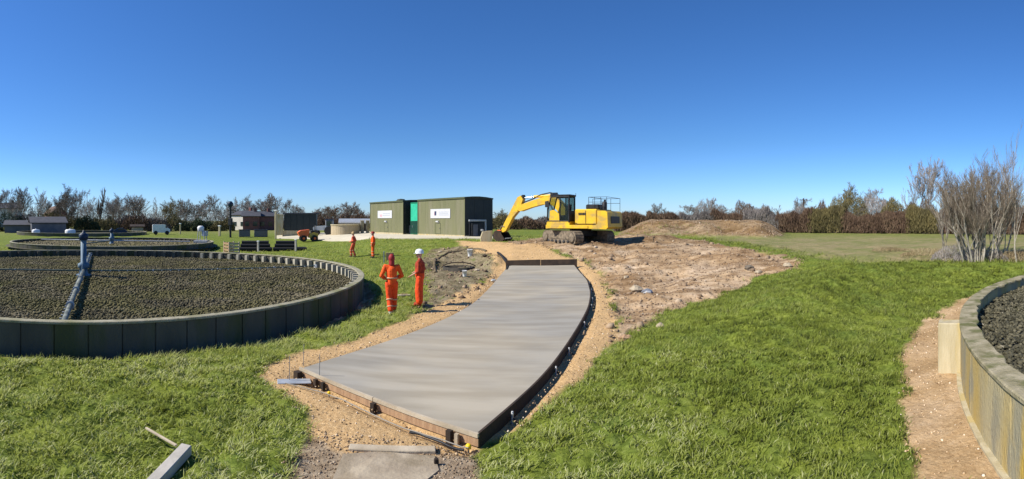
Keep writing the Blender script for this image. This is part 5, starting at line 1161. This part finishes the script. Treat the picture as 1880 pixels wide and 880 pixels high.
# ================================================================== BACKGROUND BUILDINGS AND SITE THINGS
def house(px, r, w_, d_, he, hr, label, wall, roof, rot=0.0, wins=3, gable_front=False, name='house', chim=True):
    q = at(px, r, -.1); t = empty(name, q, -(px-940)/F+rot, label, 'house' if name == 'house' else 'shed')
    MB().box((0, d_/2, he/2), (w_, d_, he)).build('wall', wall, t)
    mb = MB(); e = .3
    if gable_front:
        prof = [(-w_/2-e, he-.1), (0, hr), (w_/2+e, he-.1), (w_/2+e-.1, he-.25), (0, hr-.22), (-w_/2-e+.1, he-.25)]; rf = mb.prism(prof, -e, d_+e).build('roof', roof, t)
        MB().prism([(-w_/2, he), (w_/2, he), (0, hr-.2)], .0, .15).build('gable', wall, t)
    else:
        T = Matrix.Rotation(PI/2, 4, 'Z'); prof = [(-e, he-.1), (d_/2, hr), (d_+e, he-.1), (d_+e-.1, he-.25), (d_/2, hr-.22), (-e+.1, he-.25)]; rf = mb.prism(prof, -w_/2-e, w_/2+e, T).build('roof', roof, t)
        for s in (-1, 1): MB().prism([(0, he), (d_, he), (d_/2, hr-.2)], s*w_/2-.08, s*w_/2+.08, T).build('gable', wall, t)
    if chim: MB().box((w_*.28, d_/2, hr+.1), (.6, .5, 1.2)).build('chimney', M['brick'], rf)
    for k in range(wins):
        x = -w_/2+w_*(k+.5)/wins
        for z in ((1.4, 3.8) if he > 4.4 else (1.5,)):
            f = MB().box((x, -.03, z), (1.0, .08, 1.0)).build('window', M['render'] if wall is not M['brick'] else M['tile'], t); MB().box((x, -.08, z), (.9, .03, .9)).build('pane', M['glass'], f)
    return t
def build_background():
    # far houses behind the left tree line
    house(108, 120, 4.2, 6, 4.0, 5.9, 'red brick house half hidden behind the biggest dark tree', M['brick'], M['tile'], .3, 3, True)
    house(8, 150, 11, 8, 6.2, 8.0, 'cream rendered house seen through the trees at the left edge', M['render'], M['slate'], .1)
    house(438, 108, 4.6, 5, 3.6, 4.5, 'cream house with a dark roof right of the tall dark pole', M['render'], M['slate'], -.8, 2, False)
    house(461, 104, 3.6, 5, 3.3, 4.3, 'red brick house with slate roof right of the cream house', M['brick'], M['slate'], .0, 2)
    house(489, 106, 3.6, 5, 3.3, 4.3, 'second red brick house, left of the dark green store', M['brick'], M['slate'], .2, 2)
    house(1497, 112, 5.0, 5, 2.4, 3.45, 'house with orange-red roof showing above the hedge on the right', M['brick'], mat('orange_roof_tile', (.42,.16,.08), (.33,.13,.07), 2, .85), -.1, 2)
    house(90, 78, 5.6, 6, 2.0, 2.9, 'long low grey clad shed with grey roof on the far left', M['greyclad'], M['slate'], .1, 0, False, 'shed', False)
    house(35, 82, 5.0, 5, 1.6, 2.3, 'low dark shed left of the long grey shed', M['greyclad'], M['slate'], -.1, 0, False, 'shed', False)
    house(252, 80, 1.9, 2, 1.35, 1.6, 'small tan shed beyond the second filter bed', M['tan'], M['timber_dark'], 0, 0, False, 'shed', False)
    house(652, 66, 4.0, 3, 1.5, 1.95, 'low pale-roofed shed behind the tan tank', M['timber_dark'], M['galv'], 0, 0, False, 'shed', False)
    # white van
    q = at(296, 72, 0); t = empty('parked_van', q, -(296-940)/F+.05, 'white van parked beyond the second filter bed', 'van')
    MB().prism([(-1.3, .35), (1.3, .35), (1.3, .85), (.95, 1.05), (.7, 1.45), (.5, 1.55), (-1.25, 1.55), (-1.32, 1.4)], -.7, .7).build('body', M['white'], t)
    for x in (-.85, .85):
        for y in (-.66, .66): MB().tube([(x, y-.08, .32), (x, y+.08, .32)], .30, 12).build('wheel', M['rubber'], t)
    MB().prism([(.62, 1.05), (.92, 1.05), (.70, 1.40), (.62, 1.40)], -.72, -.70).build('side_window', M['glass'], t)
    for px, r, w_, lb in ((66, 76, 1.3, 'small white tank left of the grey shed'), (129, 76, 1.7, 'small white tank right of the grey shed')):
        q = at(px, r, 0); t = empty('white_tank', q, 0, lb, 'tank', 'small white tanks on the far left'); MB().lathe([(w_/2, 0), (w_/2, .55), (w_/2*.8, .72), (0, .78)], n=18).build('shell', M['white'], t); MB().lathe([(.15, .76), (.15, .86), (0, .87)], n=10).build('lid', M['galv'], t)
    q = at(221, 70, 0); t = empty('parked_car', q, -(221-940)/F, 'dark blue car parked behind the small blue column', 'car')
    MB().prism([(-1.0, .3), (1.0, .3), (1.02, .62), (.7, .75), (.4, 1.05), (-.45, 1.05), (-.8, .75), (-1.02, .7)], -.6, .6).build('body', M['blue_dark'], t)
    MB().prism([(-.42, .76), (.55, .76), (.36, 1.0), (-.38, 1.0)], -.62, -.60).build('side_window', M['glass'], t)
    for x in (-.65, .65): MB().tube([(x, -.62, .25), (x, .62, .25)], .24, 12).build('wheel', M['rubber'], t)
    # white-headed stand
    q = at(371, 47, 0); zt = EYE-10*47/F-q.z; t = empty('pump_stand', q, .2, 'white drum-headed pump on a galvanised stand on the lawn', 'pump')
    MB().lathe([(.22, zt-.55), (.30, zt-.5), (.34, zt-.15), (.2, zt), (0, zt+.02)], c=(-.15, 0, 0), n=16).build('drum_head', M['white'], t)
    for x, y in ((-.4, -.3), (.4, -.3), (-.4, .3), (.4, .3)): MB().tube([(x, y, 0), (x*.8, y*.8, zt-.5)], .04, 6).build('leg', M['galv'], t)
    MB().box((.3, 0, zt-.75), (.5, .5, .5), None, .03).build('motor_box', M['galv'], t); MB().box((0, 0, .35), (1.5, .9, .35), None, .03).build('base_tank', M['steel'], t)
    # tall dark pole with a knob
    q = at(423, 62, -.1); zt = EYE+(HZ-370)*62/F-q.z; t = empty('tall_pole', q, 0, 'tall dark pole with a round knob at its top, near the cream house', 'pole')
    MB().tube([(0, 0, 0), (0, 0, zt-.3)], .14, 10).build('pole', M['black'], t); MB().lathe([(.12, zt-.75), (.34, zt-.55), (.36, zt-.25), (.2, zt), (0, zt+.03)], n=14).build('knob', M['blue_dark'], t); MB().box((0, 0, zt*.45), (.5, .4, .9), None, .03).build('meter_box', M['black'], t)
    q = at(1475, 118, 0); t = empty('telegraph_pole', q, -(1475-940)/F, 'thin dark telegraph pole above the hedge on the right', 'pole'); MB().tube([(0, 0, 0), (0, 0, 7.1)], .16, 8).build('pole', M['timber_dark'], t); MB().box((0, 0, 6.7), (2.0, .14, .16)).build('crossarm', M['timber_dark'], t)
    for px, r, zt, lb in ((403, 66, 1.35, 'short pale pillar left of the tall dark pole'), (331, 74, 1.6, 'thin pale post right of the white van'), (506, 58, 3.4, 'pale post with a lamp by the dark green store')):
        q = at(px, r, 0); t = empty('pale_post', q, 0, lb, 'post'); MB().box((0, 0, zt/2), (.30 if px == 403 else .14, .2, zt), None, .02).build('shaft', M['conc_block'], t); MB().box((0, 0, zt+.06), (.4 if px != 331 else .26, .26, .16), None, .02).build('cap', M['white'], t)
    # rusty slatted crate beside the filter bed
    q = at(425, 37.5, 0); t = empty('slatted_crate', q, -.55, 'rusty brown slatted crate at the back of the large filter bed', 'crate')
    for k in range(4):
        MB().box((0, -.45, .12+.24*k), (1.0, .04, .15)).build('slat', M['timber'], t); MB().box((.52, 0, .12+.24*k), (.04, .9, .15)).build('slat', M['timber_pale'], t); MB().box((-.52, 0, .12+.24*k), (.04, .9, .15)).build('slat', M['timber'], t)
    for x in (-.5, .5):
        for y in (-.42, .42): MB().box((x*.96, y, .48), (.09, .09, 1.0)).build('corner_post', M['timber_pale'], t)
    # row of black pipes with pale stop posts
    a, b = at(438, 40.5), at(563, 40.5); L = (b-a).length; ang = math.atan2(b.y-a.y, b.x-a.x)
    t = empty('pipe_stack', (a+b)/2+Vector((0, 0, .0)), ang, 'low stack of long black pipes lying on the lawn behind the large filter bed', 'pipes')
    for k, (y, z) in enumerate(((0, .16), (.33, .16), (.66, .16), (.165, .44), (.49, .44), (.33, .70))):
        for s in (-1, 1):
            x0, x1 = (-L/2, -.02) if s < 0 else (.02, L/2*(1.0 if k < 3 else .78)); MB().tube([(x0+.05*k, y, z), (x1-.06*k, y, z)], .155, 12).build('pipe', M['rubber'], t)
    for px, zt, lb in ((474, .85, 'white post standing in front of the black pipe stack, left one'), (543, .95, 'white-topped post standing at the right part of the black pipe stack')):
        q = at(px, 39.9, 0); t = empty('white_post', q, 0, lb, 'post'); MB().box((0, 0, zt/2), (.16, .12, zt), None, .02).build('shaft', M['whitewood'], t); MB().box((0, 0, zt+.03), (.22, .16, .08), None, .02).build('cap', M['white'], t)
    # dark green store with pale end
    q = at(551, 62, 0); t = empty('dark_green_store', (q.x, q.y, q.z), -(551-940)/F-.10, 'dark green flat-roofed store with a pale end wall beyond the lawn', 'building'); zt = EYE+(HZ-393)*62/F-q.z
    z0 = EYE-20*62/F-q.z
    MB().box((0, 1.5, (z0)/2), (4.6, 3.2, z0+.2)).build('plinth', M['conc_block'], t)
    n = 5
    for k in range(n): MB().box((-2.1+4.2*(k+.5)/n, .0, (z0+zt)/2+.05), (4.2/n-.03, .08, zt-z0-.1)).build('wall_panel', M['kiosk_end'], t)
    MB().box((0, 1.5, (z0+zt)/2), (4.1, 2.9, zt-z0-.1)).build('shell', M['kiosk_end'], t); MB().box((0, 1.5, zt+.06), (4.5, 3.3, .16)).build('roof', M['slate'], t)
    MB().box((-2.75, -.2, (zt)/2), (1.1, .3, zt-.1), None, .02).build('end_pier', M['conc_block'], t)
    # orange dumper
    q = at(566, 50, 0); t = empty('site_dumper', q, -(566-940)/F+.15, 'small orange site dumper beside the dark green store', 'dumper')
    MB().prism([(-.95, .55), (-.2, .45), (.0, .75), (.05, 1.25), (-.85, 1.15), (-1.15, .95)], -.5, .5).build('skip', M['orange'], t)
    MB().prism([(.0, .4), (.95, .4), (1.0, .85), (.6, .95), (.1, .85)], -.42, .42).build('chassis', M['yellow_dirty'], t)
    MB().box((.45, 0, 1.05), (.35, .5, .25), None, .04).build('seat', M['black'], t); MB().tube([(.75, -.38, .9), (.72, -.38, 1.65), (.72, .38, 1.65), (.75, .38, .9)], .035, 8).build('roll_bar', M['black'], t)
    for x in (-.55, .6):
        for y in (-.5, .5): wl = MB().tube([(x, y-.14, .34), (x, y+.14, .34)], .34, 14).build('wheel', M['rubber'], t); MB().tube([(x, y-.15, .34), (x, y+.15, .34)], .13, 10).build('rim', M['orange'], wl)
    # grey tractor
    q = at(594, 58, 0); t = empty('grey_tractor', q, -(594-940)/F-.2, 'pale grey tractor standing between the orange dumper and the tan tank', 'tractor')
    MB().prism([(-1.2, .6), (.3, .6), (.3, 1.2), (-1.1, 1.1), (-1.25, .9)], -.35, .35).build('bonnet', M['galv'], t); MB().box((.75, 0, 1.25), (.9, .9, 1.2), None, .08).build('cab', M['steel'], t); MB().box((.75, -.46, 1.45), (.65, .02, .6)).build('side_window', M['glass'], t)
    MB().box((.75, 0, 1.92), (1.0, 1.0, .10), None, .03).build('roof', M['blue_dark'], t)
    for x, rr_, y in ((-.85, .33, .45), (.75, .55, .55)):
        for s in (-1, 1): MB().tube([(x, s*y-.12, rr_), (x, s*y+.12, rr_)], rr_, 16).build('wheel', M['rubber'], t)
    # tan round tank and cream gate piers
    q = at(634, 56, 0); zt = EYE-8*56/F-q.z; t = empty('tan_tank', q, 0, 'low round tan tank left of the olive kiosks', 'tank')
    for k in range(20):
        a0 = 2*PI*k/20; arc_box(1.62, 1.68, a0+.004, a0+2*PI/20-.004, -.2, zt).build('stave', M['tan'], t)
    MB().lathe([(1.70, zt-.08), (1.74, zt-.06), (1.74, zt+.04), (1.6, zt+.05), (1.58, zt-.02)], n=40).build('rim', M['conc_block'], t); MB().lathe([(1.62, zt-.25), (0, zt-.2)], n=40).build('cover', M['tan'], t)
    for px, lb in ((665, 'left one of two cream piers beside the olive kiosks'), (675, 'right one of two cream piers beside the olive kiosks')):
        q = at(px, 56.5, 0); zt = EYE-1*56.5/F-q.z; t = empty('cream_pier', q, .3, lb, 'pier', 'cream piers by the kiosks'); MB().box((0, 0, zt/2), (.42, .42, zt), None, .02).build('shaft', M['conc_block'], t); MB().box((0, 0, zt+.04), (.5, .5, .1), None, .02).build('cap', M['apron'], t)
    # dark containers in front of the brick houses
    for px, w_, lb in ((449, 1.5, 'dark low plant boxes in front of the cream house'), (479, 1.8, 'dark container in front of the red brick houses')):
        q = at(px, 64, 0); o = empty('dark_container', q, -(px-940)/F, lb, 'container'); MB().box((0, 0, .45), (w_, .9, .9), None, .04).build('body', M['greyclad'], o); MB().box((0, 0, .95), (w_+.1, 1.0, .08), None, .02).build('lid', M['black'], o)

    # ---------------- foreground and middle ground oddments
    a, b = Vector(cast(343, 836)), Vector(cast(262, 915)); d = (b-a).normalized(); L = (b-a).length; c = (a+b)/2
    t = empty('white_timber', (c.x, c.y, zg(c.x, c.y)+.02), math.atan2(d.y, d.x), 'white painted timber lying in the grass at the bottom left', 'timber')
    MB().box((0, 0, .055), (L, .13, .11), Matrix.Rotation(.05, 4, 'Y'), .008).build('beam', M['whitewood'], t); MB().box((-L/2-.004, 0, .07), (.012, .10, .06)).build('end_grain', M['timber'], t)
    a, b = Vector(cast(268, 795)), Vector(cast(324, 836)); d = b-a; L = d.length; c = (a+b)/2
    t = empty('thin_batten', (c.x, c.y, zg(c.x, c.y)+.10), math.atan2(d.y, d.x), 'thin pale batten propped against the white timber in the grass', 'batten'); MB().box((0, 0, 0), (L, .03, .022), Matrix.Rotation(-.07, 4, 'Y'), .003).build('strip', M['timber_pale'], t)
    # buckets, chamber and hose at the pit
    for px, py, s, lb in ((863, 477, .17, 'taller white bucket beside the dug pit'), (853, 508, .115, 'smaller white bucket nearer the path, below the taller one')):
        x, y = cast(px, py); t = empty('white_bucket', (x, y, zg(x, y)), 0, lb, 'bucket', 'white buckets by the dug pit'); MB().lathe([(s*.72, 0), (s, s*2.2), (s*1.06, s*2.2), (s*1.06, s*2.32), (s*.95, s*2.32), (s*.9, s*2.1)], n=18).build('pail', M['white'], t)
        MB().tube([(s*math.cos(k*PI/8), 0, s*2.15+s*.55*math.sin(k*PI/8)) for k in range(9)], .006, 5).build('handle', M['steel'], t)
    x, y = PITC; t = empty('manhole_chamber', (x, y, zg(x, y)-.06), 0, 'open dark chamber at the bottom of the dug pit', 'chamber')
    MB().lathe([(.86, -.3), (.86, .22), (.76, .22), (.74, -.3)], n=28).build('ring', mat('wet_chamber_concrete', (.07,.06,.045), (.03,.028,.022), 4, .9), t); MB().lathe([(.74, -.22), (0, -.23)], n=24).build('dark_water', M['dark_in'], t)
    pts = [cast(*p) for p in ((800,503),(797,488),(806,473),(824,465),(850,460),(880,456),(893,462))]; q = smooth_line(pts, 40)
    tag(MB().tube([(p[0], p[1], zg(*p)+.01) for p in q], .085, 8).build('curved_hose', mat('muddy_hose', (.16,.12,.065), (.09,.07,.04), 4, .85)), 'thick muddy brown hose curving round the dug pit', 'hose')
    c = Vector(PITC); tag(MB().tube([(c.x+.95*math.cos(a_), c.y+.35, zg(c.x, c.y)+.06+.30*math.sin(a_)) for a_ in np.linspace(.05, PI-.05, 18)], .03, 8).build('dark_hoop', M['timber_dark']), 'dark muddy hose hoop arching over the dug pit', 'hoop')
    for px, py, w_, h_, mm, nm, lb, ct in ((705, 482, .07, .72, 'galv', 'grey_marker_post', 'thin grey post on the lawn behind the orange worker', 'post'), (716, 478, .5, .5, 'timber', 'leaning_board', 'brown board standing on the lawn behind the orange worker', 'board')):
        x, y = cast(px, py); t = empty(nm, (x, y, zg(x, y)), .2, lb, ct); MB().box((0, 0, h_/2), (w_, .05, h_), Matrix.Rotation(.12, 4, 'X'), .006).build('panel', M[mm], t)
    for k, (px, py, s, mm, lb) in enumerate(((1118, 497, .2, 'stone', 'pale stone at the left edge of the churned soil'), (1168, 532, .42, 'stone', 'cream rubble lump in the soil right of the path bend'), (1188, 536, .34, 'steel', 'grey rubble lump beside the cream one'), (1150, 515, .25, 'stone', 'small pale lump left above the cream rubble'), (1376, 494, .42, 'bark', 'dark clod with a deep shadow near the grass bank'), (1392, 500, .3, 'stone', 'pale clod beside the dark clod near the grass bank'), (1212, 602, .2, 'stone', 'pale stone on the grass edge below the soil'), (876, 500, .25, 'stone', 'pale lump of spoil beside the path edge'), (890, 478, .24, 'timber_dark', 'dark lump on the sand near the far left of the path'), (1150, 622, .28, 'timber', 'reddish clod at the lower tip of the soil'), (1445, 486, .4, 'stone', 'pale clod at the right end of the soil'), (808, 462, .25, 'stone', 'pale stone on the lawn in front of the large kiosk'), (906, 517, .2, 'galv', 'grey-white lump touching the left path edge'))):
        x, y = cast(px, py); P = np.array([[0, 0, 0]]); me = bpy.data.meshes.new('rubble'); g = MB(); g.lathe([(.001, -.3)]+[(math.sin(PI*j/6)*random.uniform(.8, 1.1), -math.cos(PI*j/6)*.55) for j in range(1, 6)]+[(.001, .5)], n=9, smooth=False)
        g.v = [(v[0]*random.uniform(.75, 1.2), v[1]*random.uniform(.75, 1.2), v[2]*random.uniform(.8, 1.25)) for v in g.v]; o = g.build('rubble_lump', M[mm], None, (x, y, zg(x, y)+s*.12), random.uniform(0, 6)); o.scale = (s/1.6,)*3; tag(o, lb, 'rubble', 'lumps lying on the bare soil')
    # planks left on the sand by the pit, tool on the grass
    a = at(800, 15.2); x, y = cast(742, 548); t = empty('wooden_float', (x, y, zg(x, y)+.03), .4, 'small wooden finishing float lying on the grass between the two near workers', 'tool'); MB().box((0, 0, .02), (.42, .14, .03), None, .006).build('blade', M['timber_pale'], t); MB().tube([(-.12, 0, .06), (.12, 0, .06)], .014, 6).build('handle', M['timber'], t)

def build_far_wood():
    for k, (px0, px1, r, H_) in enumerate(((-120, 60, 175, 9.4), (60, 240, 178, 8.8), (240, 420, 182, 7.8), (420, 600, 186, 7.6), (600, 760, 186, 6.0), (900, 1060, 175, 3.0), (1060, 1240, 190, 3.6), (1240, 1440, 190, 4.0), (1440, 1700, 190, 4.2), (1700, 2000, 180, 4.6))):
        a, b = at(px0, r, -.2), at(px1, r, -.2); o = link('far_wood', bush_mesh('hedge_wood', 13000, (b-a).length*1.05, 6, H_, .17, 1.0, .16, seed=600+k), M['twig' if k % 2 else 'twig_pale'], None, (a+b)/2, math.atan2(b.y-a.y, b.x-a.x)); tag(o, kind='stuff', label='distant leafless woodland reading as one grey-brown band', cat='wood')

build_ground(); build_slab(); build_formwork(); build_tanks(); build_apron(); build_loose()
distributor(T1, 11.0, .42, 2.12, math.radians(-41.1), 'tall blue column with four pipe arms turning over the large left filter bed')
distributor(T2, 7.5, .75, 1.85, .5, 'small distant blue column with thin pale arms on the second filter bed', True, 'blue_paint', 'galv')
build_kiosks(); build_excavator(); build_people(); build_trees(); build_skyline_bushes(); build_far_wood(); build_background()
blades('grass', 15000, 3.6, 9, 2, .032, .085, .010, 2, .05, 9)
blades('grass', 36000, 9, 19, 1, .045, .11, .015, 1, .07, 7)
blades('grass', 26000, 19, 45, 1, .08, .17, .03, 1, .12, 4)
